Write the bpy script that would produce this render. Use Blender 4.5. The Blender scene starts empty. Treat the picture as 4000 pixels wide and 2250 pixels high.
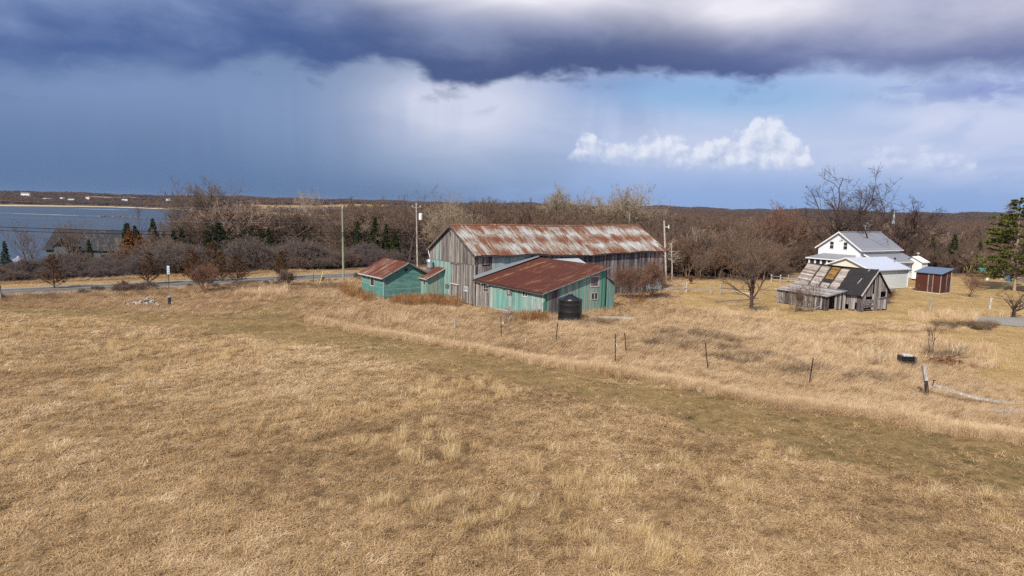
import bpy, math, random
import numpy as np
from mathutils import Matrix, Vector
scene = bpy.context.scene
COL = scene.collection
rad = math.radians

# ------------------------------------------------------------------ camera
CAM_H, PITCH, ROLL, FPX = 12.0, rad(6.78), rad(1.3), 2667.0
cam_data = bpy.data.cameras.new('camera'); cam = bpy.data.objects.new('camera', cam_data); COL.objects.link(cam)
cam_data.sensor_width = 36.0; cam_data.lens = 24.0; cam_data.clip_start = 0.5; cam_data.clip_end = 30000
cam.matrix_world = Matrix.Translation((0, 0, CAM_H)) @ Matrix.Rotation(math.pi / 2 - PITCH, 4, 'X') @ Matrix.Rotation(ROLL, 4, 'Z')
scene.camera = cam

# ------------------------------------------------------------------ sun and exposure
SUN_AZ, SUN_EL = rad(-153.0), rad(42.0)          # azimuth from +Y towards +X: behind the viewer, to the left
sun_data = bpy.data.lights.new('sun', 'SUN'); sun = bpy.data.objects.new('sun', sun_data); COL.objects.link(sun)
sun_data.energy = 5.0; sun_data.angle = rad(0.53); sun_data.color = (1.0, 0.93, 0.82)
SDIR = Vector((math.sin(SUN_AZ) * math.cos(SUN_EL), math.cos(SUN_AZ) * math.cos(SUN_EL), math.sin(SUN_EL)))
sun.rotation_euler = SDIR.to_track_quat('Z', 'Y').to_euler()
scene.view_settings.view_transform = 'Standard'; scene.view_settings.look = 'None'
scene.view_settings.exposure = 0.06; scene.view_settings.gamma = 1.0; scene.view_settings.use_curve_mapping = False
scene.render.engine = 'CYCLES'
scene.cycles.max_bounces = 4; scene.cycles.diffuse_bounces = 2; scene.cycles.glossy_bounces = 2
scene.cycles.transparent_max_bounces = 8; scene.cycles.use_denoising = False

def lin(h):
    c = [int(h[i:i + 2], 16) / 255 for i in (1, 3, 5)]
    return tuple(x / 12.92 if x <= 0.04045 else ((x + 0.055) / 1.055) ** 2.4 for x in c)

def unproject(px, py):
    dx, dy = px - 2000.0, 1125.0 - py
    c, s = math.cos(ROLL), math.sin(ROLL)
    x, y = dx * c - dy * s, dx * s + dy * c
    return np.array([x, FPX * math.cos(PITCH) + y * math.sin(PITCH), -FPX * math.sin(PITCH) + y * math.cos(PITCH)]) / FPX
def G(px, py, z=0.0):                               # where a sight line meets height z
    d = unproject(px, py); t = (z - CAM_H) / d[2]
    return np.array([d[0] * t, d[1] * t, z])
def atY(px, py, Y):                                 # where a sight line meets distance Y
    d = unproject(px, py); t = Y / d[1]
    return np.array([d[0] * t, Y, CAM_H + d[2] * t])

# ------------------------------------------------------------------ shader expression helper
class X:
    nt = None
    def __init__(s, v): s.v = v
    @staticmethod
    def wrap(o): return o if isinstance(o, X) else X(o)
    def put(s, inp):
        if isinstance(s.v, bpy.types.NodeSocket): X.nt.links.new(s.v, inp)
        else:
            v = s.v
            if inp.type == 'RGBA' and isinstance(v, tuple) and len(v) == 3: v = (*v, 1.0)
            inp.default_value = v
def node(t, **kw):
    n = X.nt.nodes.new(t)
    for k, v in kw.items(): setattr(n, k, v)
    return n
def mth(op, *a, clamp=False):
    n = node('ShaderNodeMath', operation=op, use_clamp=clamp)
    for i, v in enumerate(a): X.wrap(v).put(n.inputs[i])
    return X(n.outputs[0])
X.__add__ = lambda a, b: mth('ADD', a, b); X.__radd__ = X.__add__
X.__sub__ = lambda a, b: mth('SUBTRACT', a, b); X.__rsub__ = lambda a, b: mth('SUBTRACT', b, a)
X.__mul__ = lambda a, b: mth('MULTIPLY', a, b); X.__rmul__ = X.__mul__
X.__truediv__ = lambda a, b: mth('DIVIDE', a, b)
X.__neg__ = lambda a: mth('MULTIPLY', a, -1.0)
def clamp01(a): return mth('ADD', a, 0.0, clamp=True)
def smooth(a, lo, hi):
    n = node('ShaderNodeMapRange', interpolation_type='SMOOTHSTEP')
    for i, v in ((0, a), (1, lo), (2, hi), (3, 0.0), (4, 1.0)): X.wrap(v).put(n.inputs[i])
    return X(n.outputs[0])
def mixc(f, a, b):
    n = node('ShaderNodeMix', data_type='RGBA')
    X.wrap(f).put(n.inputs[0]); X.wrap(a).put(n.inputs[6]); X.wrap(b).put(n.inputs[7])
    return X(n.outputs[2])
def mulc(a, b):
    n = node('ShaderNodeMix', data_type='RGBA', blend_type='MULTIPLY'); n.inputs[0].default_value = 1.0
    X.wrap(a).put(n.inputs[6]); X.wrap(b).put(n.inputs[7]); return X(n.outputs[2])
def grey(f):
    n = node('ShaderNodeCombineColor'); [X.wrap(f).put(n.inputs[i]) for i in range(3)]; return X(n.outputs[0])
def vec(x, y, z=0.0):
    n = node('ShaderNodeCombineXYZ'); [X.wrap(v).put(n.inputs[i]) for i, v in enumerate((x, y, z))]; return X(n.outputs[0])
def sep(v):
    n = node('ShaderNodeSeparateXYZ'); X.wrap(v).put(n.inputs[0]); return [X(o) for o in n.outputs]
def vmul(v, k):
    n = node('ShaderNodeVectorMath', operation='MULTIPLY'); X.wrap(v).put(n.inputs[0]); n.inputs[1].default_value = k; return X(n.outputs[0])
def vadd(v, k):
    n = node('ShaderNodeVectorMath', operation='ADD'); X.wrap(v).put(n.inputs[0]); X.wrap(k).put(n.inputs[1]); return X(n.outputs[0])
def noise(v, scale=1.0, detail=4.0, rough=0.5, dist=0.0, dim='3D'):
    n = node('ShaderNodeTexNoise', noise_dimensions=dim); X.wrap(v).put(n.inputs['Vector'])
    n.inputs['Scale'].default_value = scale; n.inputs['Detail'].default_value = detail
    n.inputs['Roughness'].default_value = rough; n.inputs['Distortion'].default_value = dist
    return X(n.outputs['Fac'])
def voro(v, scale=1.0, sm=0.5):
    n = node('ShaderNodeTexVoronoi', feature='F1', voronoi_dimensions='2D'); X.wrap(v).put(n.inputs['Vector']); n.inputs['Scale'].default_value = scale
    return X(n.outputs['Distance'])
def curve(f, pts):                                  # pts: (x 0..1, y 0..1)
    n = node('ShaderNodeFloatCurve'); X.wrap(f).put(n.inputs['Value']); c = n.mapping.curves[0]
    c.points[0].location = pts[0]; c.points[1].location = pts[-1]
    for p in pts[1:-1]: c.points.new(*p)
    n.mapping.update(); return X(n.outputs[0])
def attr(name, kind='INSTANCER'):
    n = node('ShaderNodeAttribute', attribute_name=name, attribute_type=kind); return X(n.outputs['Fac'])

# ------------------------------------------------------------------ sky: storm deck, rain veils, clear gap and cumulus over a Nishita sky
world = bpy.data.worlds.new('World'); scene.world = world; world.use_nodes = True
wt = world.node_tree; wt.nodes.clear(); X.nt = wt
_d = unproject
def sky_dir(px, py):
    d = _d(px, py); d = d / np.linalg.norm(d)
    return math.degrees(math.atan2(d[0], d[1])), math.degrees(math.asin(d[2]))
tc = node('ShaderNodeTexCoord'); dx_, dy_, dz_ = sep(X(tc.outputs['Generated']))
az = mth('ARCTAN2', dx_, dy_) * 57.29578
el = mth('ARCSINE', dz_) * 57.29578
# cloud textures live on a flat layer overhead so they stretch towards the horizon and never meet a seam
P2 = vec(az, el)
def edge_curve(pts, lo=-40.0, hi=40.0, e0=0.0, e1=20.0):
    q = []
    for px, py in pts:
        a, e = sky_dir(px, py); q.append(((a - lo) / (hi - lo), (e - e0) / (e1 - e0)))
    q = [(0.0, q[0][1])] + q + [(1.0, q[-1][1])]
    return curve(clamp01((az - lo) / (hi - lo)), q) * (e1 - e0) + e0
def blob(px, py, wa, we, k=1.0):
    a, e = sky_dir(px, py); da = (az - a) / wa; de = (el - e) / we
    return mth('EXPONENT', -(da * da + de * de)) * k
n_big = noise(vmul(P2, (0.055, 0.16, 1)), 1.0, 3, 0.5, 0.4, '2D')
n_mid = noise(vmul(P2, (0.13, 0.40, 1)), 1.0, 4, 0.5, 0.3, '2D')
n_fine = noise(vmul(P2, (0.42, 0.75, 1)), 1.0, 4, 0.55, 0.25, '2D')
n_streak = noise(vadd(vmul(P2, (0.22, 0.035, 1)), (11.0, 3.0, 0.0)), 1.0, 3, 0.55, 0.2, '2D')
# below the deck
left_rain = mixc(smooth(el, 0.0, 9.0), lin('#5b759c'), lin('#748bb0'))
left_rain = mixc(clamp01((n_streak - 0.38) * 1.6) * 0.14 * smooth(el, 0.5, 5.0), left_rain, lin('#7f98c4'))
right_air = mixc(smooth(el, 0.5, 7.0), lin('#8ba8d6'), lin('#b2c1e3'))
right_air = mixc(clamp01((n_streak - 0.40) * 1.8) * 0.35 * smooth(el, 0.0, 4.0), right_air, lin('#bac7e6'))
under = mixc(smooth(az + (n_mid - 0.5) * 10.0, -10.0, 9.0), left_rain, right_air)
under = mixc(clamp01(blob(450, 330, 14, 2.2, 0.5)), under, lin('#7f97c2'))
under = mixc(clamp01(blob(1830, 640, 11, 2.4, 0.6)), under, lin('#8da6c8'))
glow = clamp01(blob(1730, 430, 6.5, 3.6, 1.05) * (0.75 + n_mid * 0.5) + blob(2010, 380, 5.5, 3.0, 0.45))
under = mixc(glow, under, lin('#ccd2e6'))
veil = clamp01(blob(2560, 480, 6.0, 1.5, 0.8) + blob(3620, 460, 8.5, 1.3, 0.75) + blob(3900, 600, 9, 2.2, 0.5)) * smooth(n_mid, 0.30, 0.62)
under = mixc(veil, under, lin('#cfd5ec'))
under = mixc(clamp01(blob(3900, 350, 7.0, 0.9, 0.75) * smooth(n_fine, 0.3, 0.6)), under, lin('#7f8fc6'))
under = mixc(clamp01(blob(2420, 330, 5.5, 1.0, 0.75)), under, lin('#7e92c0'))
under = mixc(clamp01(blob(2480, 430, 4.5, 2.6, 0.6)) * smooth(n_streak, 0.38, 0.66), under, lin('#7b8fbb'))
under = mixc(clamp01(blob(1300, 480, 9.0, 3.0, 0.35)) * smooth(n_streak, 0.40, 0.66), under, lin('#8ba0c6'))
under = mixc(clamp01(blob(2700, 372, 7.0, 1.6, 1.0) + blob(3080, 400, 6.0, 1.8, 0.6)) * 0.85, under, lin('#6b9dda'))
clear = clamp01(blob(2700, 372, 7.0, 1.5, 1.15) + blob(3100, 400, 6.0, 1.6, 0.7)) * smooth(1.0 - veil, 0.1, 0.6)
under = mixc(clamp01(blob(2700, 560, 10.0, 2.1, 0.8) + blob(3500, 600, 8.0, 1.6, 0.5)) * (0.45 + n_mid * 0.8), under, lin('#c2cce6'))
# cumulus
def cumulus(tops, bases, seed, edge, lo, hi):
    T = edge_curve(tops, lo, hi, -1.0, 15.0); B = edge_curve(bases, lo, hi, -1.0, 15.0)
    pv = vadd(P2, (seed, seed * 0.7, 0.0))
    bill = 1.0 - voro(vmul(pv, (0.62, 0.85, 1)), 1.0, 0.25); fb = noise(pv, 1.15, 5, 0.6, 0.0, '2D')
    e = T + (bill - 0.62) * 0.9 * edge + (fb - 0.5) * 1.5 * edge
    m = smooth(e - el, -0.30, 0.50) * smooth(el - B + (fb - 0.5) * 0.9, -0.55, 0.75)
    pv2 = vadd(pv, (-0.42, 0.34, 0.0))
    lit = (1.0 - voro(vmul(pv2, (0.62, 0.85, 1)), 1.0, 0.25)) + noise(pv2, 1.15, 5, 0.6, 0.0, '2D') * 1.3 - bill - fb * 1.3
    h = clamp01((el - B) / (T - B + 0.3))
    tone = clamp01(0.50 + h * 0.55 - lit * 0.75)
    m = m * smooth(az, lo + 1.5, lo + 2.6) * smooth(az, hi - 1.5, hi - 2.6)
    return m, tone
c1, t1 = cumulus([(2195, 640), (2240, 570), (2280, 525), (2330, 535), (2370, 565), (2430, 560), (2460, 580), (2490, 552), (2560, 532), (2640, 535), (2700, 565), (2770, 552), (2850, 535), (2915, 505), (2945, 465), (2985, 447), (3040, 462), (3075, 505), (3120, 545), (3155, 580), (3200, 650)],
                 [(2195, 612), (2500, 630), (2800, 648), (3200, 655)], 3.0, 1.0, 2.0, 26.0)
c2, t2 = cumulus([(3250, 670), (3330, 610), (3420, 580), (3520, 585), (3600, 575), (3680, 600), (3760, 620), (3850, 675)],
                 [(3250, 635), (3500, 660), (3850, 672)], 17.0, 0.9, 22.0, 38.0)
deck_pts = [(-300, 265), (0, 262), (300, 255), (560, 250), (790, 270), (900, 240), (1100, 205), (1270, 270), (1450, 232), (1560, 258), (1740, 325), (1900, 338), (2000, 300),
            (2160, 300), (2500, 283), (2750, 288), (2950, 306), (3100, 272), (3300, 262), (3500, 288), (3700, 285), (4000, 262), (4300, 262)]
Bd = edge_curve(deck_pts, -46.0, 46.0, 0.0, 20.0)
soft = 0.60 + smooth(az, -12.0, -26.0) * 0.9 + smooth(n_big, 0.5, 0.7) * 0.5
rag = (n_mid - 0.5) * 1.7 + (n_fine - 0.5) * 1.5
dd = el - Bd + rag
scud = smooth(n_fine * 0.6 + n_mid * 0.6, 0.62, 0.78) * smooth(dd, -2.2, -0.4) * 0.32
deck = mth('MAXIMUM', smooth(dd, -soft, soft), scud)
t_ = clamp01((el - Bd) / 7.5 + (n_big - 0.5) * 0.95 + (n_mid - 0.5) * 0.55 + (n_fine - 0.5) * 0.28)
dl = mixc(smooth(t_, 0.0, 0.95), lin('#4a6397'), lin('#8094bd'))
dc = mixc(smooth(t_, 0.0, 0.95), lin('#4d5d88'), lin('#808cb0'))
dr = mixc(smooth(t_, 0.0, 0.95), lin('#5a6a9c'), lin('#97a1c6'))
dcol = mixc(smooth(az, -26.0, 0.0), dl, dc); dcol = mixc(smooth(az, 6.0, 28.0), dcol, dr)
# breaks in the deck, towards the zenith the layer thins to bright lavender-white
open_ = clamp01(blob(2050, -50, 13.0, 1.9, 1.15) + blob(2960, 20, 7.5, 1.9, 1.0) + blob(3900, 30, 9.0, 2.0, 0.45) + smooth(el, 16.5, 24.0) * smooth(n_big, 0.46, 0.74))
open_ = clamp01(open_ * (0.6 + n_mid * 0.8))
dcol = mixc(open_, dcol, lin('#e8e6f0'))
nish = node('ShaderNodeTexSky', sky_type='NISHITA'); nish.sun_disc = False
nish.sun_elevation = SUN_EL; nish.sun_rotation = SUN_AZ; nish.air_density = 1.2; nish.dust_density = 0.6; nish.ozone_density = 1.4
bg_clear = node('ShaderNodeBackground'); X(nish.outputs[0]).put(bg_clear.inputs[0]); bg_clear.inputs[1].default_value = 0.10
cl = mixc(c2 * 0.75, under, mixc(t2, lin('#93a9d6'), lin('#d3daef')))
cl = mixc(c1 * 0.88, cl, mixc(t1, lin('#a3b3d6'), lin('#e2e7f3')))
cl = mixc(deck, cl, dcol)
cl = mixc(smooth(el, 0.0, -2.0), cl, lin('#6b6152'))
bg_cloud = node('ShaderNodeBackground'); cl.put(bg_cloud.inputs[0]); bg_cloud.inputs[1].default_value = 1.0
cover = 1.0 - clear * (1.0 - deck) * (1.0 - c1) * 0.35
mx = node('ShaderNodeMixShader'); cover.put(mx.inputs[0]); wt.links.new(bg_clear.outputs[0], mx.inputs[1]); wt.links.new(bg_cloud.outputs[0], mx.inputs[2])
wo = node('ShaderNodeOutputWorld'); wt.links.new(mx.outputs[0], wo.inputs[0])
world.cycles.sampling_method = 'MANUAL'; world.cycles.sample_map_resolution = 512

# ------------------------------------------------------------------ materials
def material(name, build, rough=0.85, spec=0.2, metal=0.0):
    m = bpy.data.materials.new(name); m.use_nodes = True; X.nt = m.node_tree; X.nt.nodes.clear()
    bs = node('ShaderNodeBsdfPrincipled'); out = node('ShaderNodeOutputMaterial'); X.nt.links.new(bs.outputs[0], out.inputs[0])
    bs.inputs['Roughness'].default_value = rough; bs.inputs['Specular IOR Level'].default_value = spec; bs.inputs['Metallic'].default_value = metal
    r = build(bs)
    if r is not None: X.wrap(r).put(bs.inputs['Base Color'])
    return m
def ocoord():
    n = node('ShaderNodeTexCoord'); return X(n.outputs['Object'])
def gcoord():
    n = node('ShaderNodeNewGeometry'); return X(n.outputs['Position'])
def uvc():
    n = node('ShaderNodeTexCoord'); return X(n.outputs['UV'])
def orand():
    n = node('ShaderNodeObjectInfo'); return X(n.outputs['Random'])
def bump(bs, h, strength=0.4, dist=0.02):
    n = node('ShaderNodeBump'); n.inputs['Strength'].default_value = strength; n.inputs['Distance'].default_value = dist
    X.wrap(h).put(n.inputs['Height']); X.nt.links.new(n.outputs[0], bs.inputs['Normal'])
def scalec(c, k): return tuple(min(1.0, x * k) for x in c)

def wood_mat(name, dark, mid, light, paint=None, cover=0.5, scale=(9, 9, 0.55), warm=None):
    def b(bs):
        p = vadd(ocoord(), vmul(vec(orand(), orand(), orand()), (31.0, 17.0, 5.0)))
        g = noise(vmul(p, scale), 1.0, 5, 0.62); f = noise(vmul(p, (scale[0] * 4, scale[1] * 4, scale[2] * 2.0)), 1.0, 3, 0.6)
        r = orand()
        t = clamp01((g - 0.5) * 1.7 + (f - 0.5) * 0.8 + 0.5 + (r - 0.5) * 0.55)
        c = mixc(smooth(t, 0.0, 0.55), dark, mid); c = mixc(smooth(t, 0.5, 1.0), c, light)
        if warm: c = mixc(smooth(noise(vmul(p, (0.9, 0.9, 0.3)), 1.0, 3), 0.55, 0.75) * 0.6, c, warm)
        if paint:
            pc = mixc(smooth(noise(vmul(p, (2.0, 2.0, 0.35)), 1.0, 4), 0.3, 0.7), scalec(paint, 0.78), scalec(paint, 1.18))
            pc = mixc(clamp01(r * 1.3 - 0.5) * 0.45, pc, scalec(light, 1.05))
            m = smooth(g * 0.55 + f * 0.25 + noise(vmul(p, (0.5, 0.5, 0.3)), 1.0, 3) * 0.45 + (r - 0.5) * 0.22, cover - 0.07, cover + 0.07)
            c = mixc(m, pc, c)
        bump(bs, f, 0.5, 0.012)
        return c
    return material(name, b, 0.88, 0.15)
GREY = wood_mat('weathered_grey_wood', lin('#383433'), lin('#7d7773'), lin('#aea8a2'), warm=lin('#6e645e'))
DARKGREY = wood_mat('dark_weathered_wood', lin('#2b2729'), lin('#625c5e'), lin('#9b9596'))
SILVER = wood_mat('silvered_wood', lin('#4a4548'), lin('#98928f'), lin('#c6c0ba'))
TEAL = wood_mat('worn_teal_paint', lin('#4c524d'), lin('#8b958c'), lin('#a3aaa0'), paint=lin('#6f9b93'), cover=0.68)
TEALPALE = wood_mat('pale_teal_paint', lin('#66706c'), lin('#93a09b'), lin('#b3b9b3'), paint=lin('#86a5a2'), cover=0.62)
TEALFADE = wood_mat('faded_teal_paint', lin('#46483f'), lin('#8b9a8a'), lin('#a8aa9c'), paint=lin('#6d9489'), cover=0.60)
TEALCLAP = wood_mat('teal_clapboard_paint', lin('#33524a'), lin('#5f8377'), lin('#86998f'), paint=lin('#57867f'), cover=0.76, scale=(0.6, 0.6, 9))
GREENTRIM = wood_mat('green_trim_paint', lin('#2f5a4b'), lin('#4d8a74'), lin('#6fa392'), paint=lin('#46806e'), cover=0.74)
BROWNWOOD = wood_mat('brown_board', lin('#2e2420'), lin('#6f5f55'), lin('#9a8878'))
PALETRIM = wood_mat('pale_trim_wood', lin('#8b8378'), lin('#b9b1a6'), lin('#dcd7cf'))
STRAWPOST = wood_mat('bleached_post_wood', lin('#5c554f'), lin('#a19a92'), lin('#d6d2cc'), scale=(14, 14, 1.0))

def rust_mat(name, zinc, zinc2, rust, rust2, thr, band=0.0, streak=(2.2, 0.30), yellow=None):
    def b(bs):
        u, v, _ = sep(uvc()); r = orand(); r2 = mth('FRACT', r * 7.31)
        p = vec(u * streak[0] + r * 0.4, v * streak[1] + r2 * 0.4)
        s = noise(p, 1.0, 4, 0.6); big = noise(vec(u * 0.35, v * 0.45), 1.0, 3); fine = noise(vec(u * 8.0, v * 0.8 + r * 1.0), 1.0, 4, 0.7)
        k = s * 0.62 + big * 0.48 + (fine - 0.5) * 0.95 + (r2 - 0.5) * 0.19
        if band: k = k + band * (mth('SINE', v * 2.1 + 0.9))
        m = smooth(k, thr - 0.15, thr + 0.14)
        z = mixc(noise(vec(u * 1.1, v * 0.8), 1.0, 4), zinc, zinc2)
        if yellow: z = mixc(smooth(k, thr - 0.22, thr - 0.04) * 0.75, z, yellow)
        c = mixc(m, z, mixc(noise(vec(u * 3.0, v * 0.5 + r), 1.0, 4, 0.6), rust, rust2))
        X.nt.links.new((0.55 + m * 0.35).v, bs.inputs['Roughness'])
        X.nt.links.new(((1.0 - m) * 0.25).v, bs.inputs['Metallic'])
        return c
    return material(name, b, 0.6, 0.3)
ROOF_BARN = rust_mat('patchy_rusted_zinc', lin('#a3a8ab'), lin('#cccbc7'), lin('#5a3325'), lin('#7d4d31'), 0.56, band=0.07, yellow=lin('#9a8f78'), streak=(3.4, 0.42))
ROOF_RUST = rust_mat('dark_rusted_sheet', lin('#9d9790'), lin('#b99a6c'), lin('#3f201b'), lin('#613527'), 0.37, yellow=lin('#9a6a3c'), streak=(2.6, 0.22))
ROOF_MILK = rust_mat('streaked_rust_sheet', lin('#a6a3a2'), lin('#b7a894'), lin('#4e2622'), lin('#693a2b'), 0.44, yellow=lin('#8a6a50'), streak=(4.0, 0.1))
ROOF_ZINC = rust_mat('dull_zinc_sheet', lin('#9ba6ac'), lin('#b9c0c2'), lin('#8a6a55'), lin('#8f7a6a'), 0.86)
SHED_RUST = rust_mat('red_rusted_wall_sheet', lin('#c8c2b8'), lin('#a49b92'), lin('#40211b'), lin('#5c3226'), 0.30, streak=(3.0, 0.6))

def plain(name, c, rough=0.8, spec=0.2, var=0.12, metal=0.0, sc=3.0):
    def b(bs):
        n = noise(ocoord(), sc, 4, 0.6); return mixc(n, scalec(c, 1 - var * 1.6), scalec(c, 1 + var))
    return material(name, b, rough, spec, metal)
WHITE = plain('white_siding_paint', (0.80, 0.80, 0.79), 0.55, 0.3, 0.03)
CREAM = plain('cream_siding', (0.72, 0.71, 0.62), 0.6, 0.3, 0.04)
PALEGREY = plain('pale_vinyl_siding', (0.62, 0.66, 0.66), 0.5, 0.3, 0.04)
GREYROOF = plain('grey_metal_roof', (0.26, 0.27, 0.30), 0.5, 0.4, 0.06, 0.2)
PALEROOF = plain('pale_metal_roof', (0.56, 0.60, 0.68), 0.42, 0.4, 0.05, 0.2)
BLUEROOF = plain('slate_blue_metal_roof', (0.14, 0.20, 0.28), 0.45, 0.4, 0.08, 0.2)
DARKROOF = plain('charcoal_shingle', (0.04, 0.044, 0.052), 0.95, 0.06, 0.2)
GLASS = plain('dark_window_glass', (0.035, 0.04, 0.05), 0.08, 0.6, 0.1)
TAR = plain('tar_paper', (0.035, 0.032, 0.034), 0.85, 0.2, 0.35, sc=1.2)
BLACKPOLY = plain('black_polyethylene', (0.012, 0.012, 0.014), 0.38, 0.5, 0.1)
CONCRETE = plain('old_concrete', (0.40, 0.37, 0.32), 0.9, 0.15, 0.2, sc=2.0)
DARKIRON = plain('rusty_iron', (0.055, 0.035, 0.03), 0.8, 0.2, 0.3, sc=6)
GALV = plain('galvanised_sheet', (0.42, 0.47, 0.50), 0.38, 0.5, 0.12, 0.6)
PVC = plain('white_plastic', (0.78, 0.78, 0.76), 0.45, 0.4, 0.04)
STONE = plain('pale_field_stone', (0.44, 0.42, 0.40), 0.9, 0.2, 0.2)
YELLOWPAINT = plain('faded_yellow_stake', (0.62, 0.50, 0.22), 0.7, 0.2, 0.1)
BLUEBIN = plain('blue_plastic', (0.03, 0.22, 0.50), 0.45, 0.4, 0.05)
TEALBOX = plain('teal_green_plastic', (0.06, 0.22, 0.18), 0.5, 0.4, 0.05)
SANDMAT = plain('sand_beach', (0.55, 0.46, 0.30), 0.95, 0.1, 0.12, sc=0.02)
POLEWOOD = wood_mat('treated_pole_wood', lin('#4d5244'), lin('#7f8572'), lin('#a0a48e'), scale=(14, 14, 0.5))
BIRCHWHITE = wood_mat('bleached_dead_trunk', lin('#8d857c'), lin('#c5bdb4'), lin('#e2dcd4'), scale=(6, 6, 2.0))
SHINGLE = wood_mat('weathered_cedar_shingle', lin('#4f4744'), lin('#9a8f86'), lin('#c9c0b6'), scale=(1.5, 1.5, 14))
SHINGLEMOSS = wood_mat('rusty_shingle', lin('#41301c'), lin('#7d6038'), lin('#9f7d48'), scale=(1.5, 1.5, 10))

# ------------------------------------------------------------------ mesh helpers
def tag(o, label=None, category=None, group=None, kind=None):
    for k, v in (('label', label), ('category', category), ('group', group), ('kind', kind)):
        if v: o[k] = v
    return o
def empty(name, loc=(0, 0, 0), rz=0.0):
    o = bpy.data.objects.new(name, None); o.location = loc; o.rotation_euler = (0, 0, rz); o.empty_display_size = 0.2; COL.objects.link(o); return o
def link(name, me, parent=None, loc=(0, 0, 0), rot=(0, 0, 0), scale=(1, 1, 1)):
    o = bpy.data.objects.new(name, me); o.location = loc; o.rotation_euler = rot; o.scale = scale
    if parent is not None: o.parent = parent
    COL.objects.link(o); return o
class MB:
    def __init__(s): s.v = []; s.f = []; s.uv = {}
    def face(s, pts, uv=None):
        b = len(s.v); s.v += [tuple(p) for p in pts]; s.f.append(tuple(range(b, b + len(pts))))
        if uv: s.uv[len(s.f) - 1] = uv
        return s
    def hexa(s, p):                                    # p: 4 bottom then 4 top corners, both counter-clockwise from above
        b = len(s.v); s.v += [tuple(q) for q in p]
        s.f += [(b + 3, b + 2, b + 1, b), (b + 4, b + 5, b + 6, b + 7)] + [(b + i, b + (i + 1) % 4, b + 4 + (i + 1) % 4, b + 4 + i) for i in range(4)]
        return s
    def box(s, x0, x1, y0, y1, z0, z1):
        return s.hexa([(x0, y0, z0), (x1, y0, z0), (x1, y1, z0), (x0, y1, z0), (x0, y0, z1), (x1, y0, z1), (x1, y1, z1), (x0, y1, z1)])
    def bar(s, p, q, w, h, up=(0, 0, 1)):
        p, q, up = Vector(p), Vector(q), Vector(up); d = (q - p).normalized()
        if abs(d.dot(up)) > 0.98: up = Vector((1, 0, 0))
        x = d.cross(up).normalized() * (w / 2); y = x.cross(d).normalized() * (h / 2)
        return s.hexa([p - x - y, p + x - y, q + x - y, q - x - y, p - x + y, p + x + y, q + x + y, q - x + y])
    def tube(s, pts, rs, n=8, cap=True):
        b0 = len(s.v); m = len(pts); pts = [Vector(p) for p in pts]
        for i, p in enumerate(pts):
            d = (pts[min(i + 1, m - 1)] - pts[max(i - 1, 0)]).normalized()
            a = Vector((0, 0, 1)) if abs(d.z) < 0.9 else Vector((1, 0, 0))
            x = d.cross(a).normalized(); y = d.cross(x)
            for k in range(n):
                t = 2 * math.pi * k / n; s.v.append(tuple(p + (x * math.cos(t) + y * math.sin(t)) * rs[i]))
        for i in range(m - 1):
            for k in range(n):
                a = b0 + i * n + k; c = b0 + i * n + (k + 1) % n; s.f.append((a, a + n, c + n, c))
        if cap: s.f.append(tuple(b0 + k for k in range(n))); s.f.append(tuple(b0 + (m - 1) * n + k for k in reversed(range(n))))
        return s
    def lathe(s, prof, n=32, c=(0, 0)):
        b0 = len(s.v); m = len(prof)
        for r, z in prof:
            for k in range(n):
                t = 2 * math.pi * k / n; s.v.append((c[0] + r * math.cos(t), c[1] + r * math.sin(t), z))
        for i in range(m - 1):
            for k in range(n):
                a = b0 + i * n + k; e = b0 + i * n + (k + 1) % n; s.f.append((a, e, e + n, a + n))
        s.f.append(tuple(b0 + (m - 1) * n + k for k in range(n))); return s
    def mesh(s, name, mat, smooth_=False):
        me = bpy.data.meshes.new(name); me.from_pydata(s.v, [], s.f)
        if s.uv:
            l = me.uv_layers.new(name='UVMap')
            for fi, uv in s.uv.items():
                for k, li in enumerate(me.polygons[fi].loop_indices): l.data[li].uv = uv[k]
        me.materials.append(mat)
        if smooth_: me.polygons.foreach_set('use_smooth', [True] * len(me.polygons))
        me.update(); return me
    def build(s, name, mat, parent=None, smooth_=False, **kw):
        return link(name, s.mesh(name, mat, smooth_), parent, **kw)
def np_mesh(name, V, F, mat, smooth_=False):            # F: (n, 3) or (n, 4)
    me = bpy.data.meshes.new(name); n, k = F.shape
    me.vertices.add(len(V)); me.vertices.foreach_set('co', np.asarray(V, np.float32).ravel())
    me.loops.add(n * k); me.loops.foreach_set('vertex_index', F.astype(np.int32).ravel())
    me.polygons.add(n); me.polygons.foreach_set('loop_start', np.arange(0, n * k, k, dtype=np.int32))
    me.materials.append(mat)
    if smooth_: me.polygons.foreach_set('use_smooth', np.ones(n, bool))
    me.update(calc_edges=True); me.validate(); return me

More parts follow.
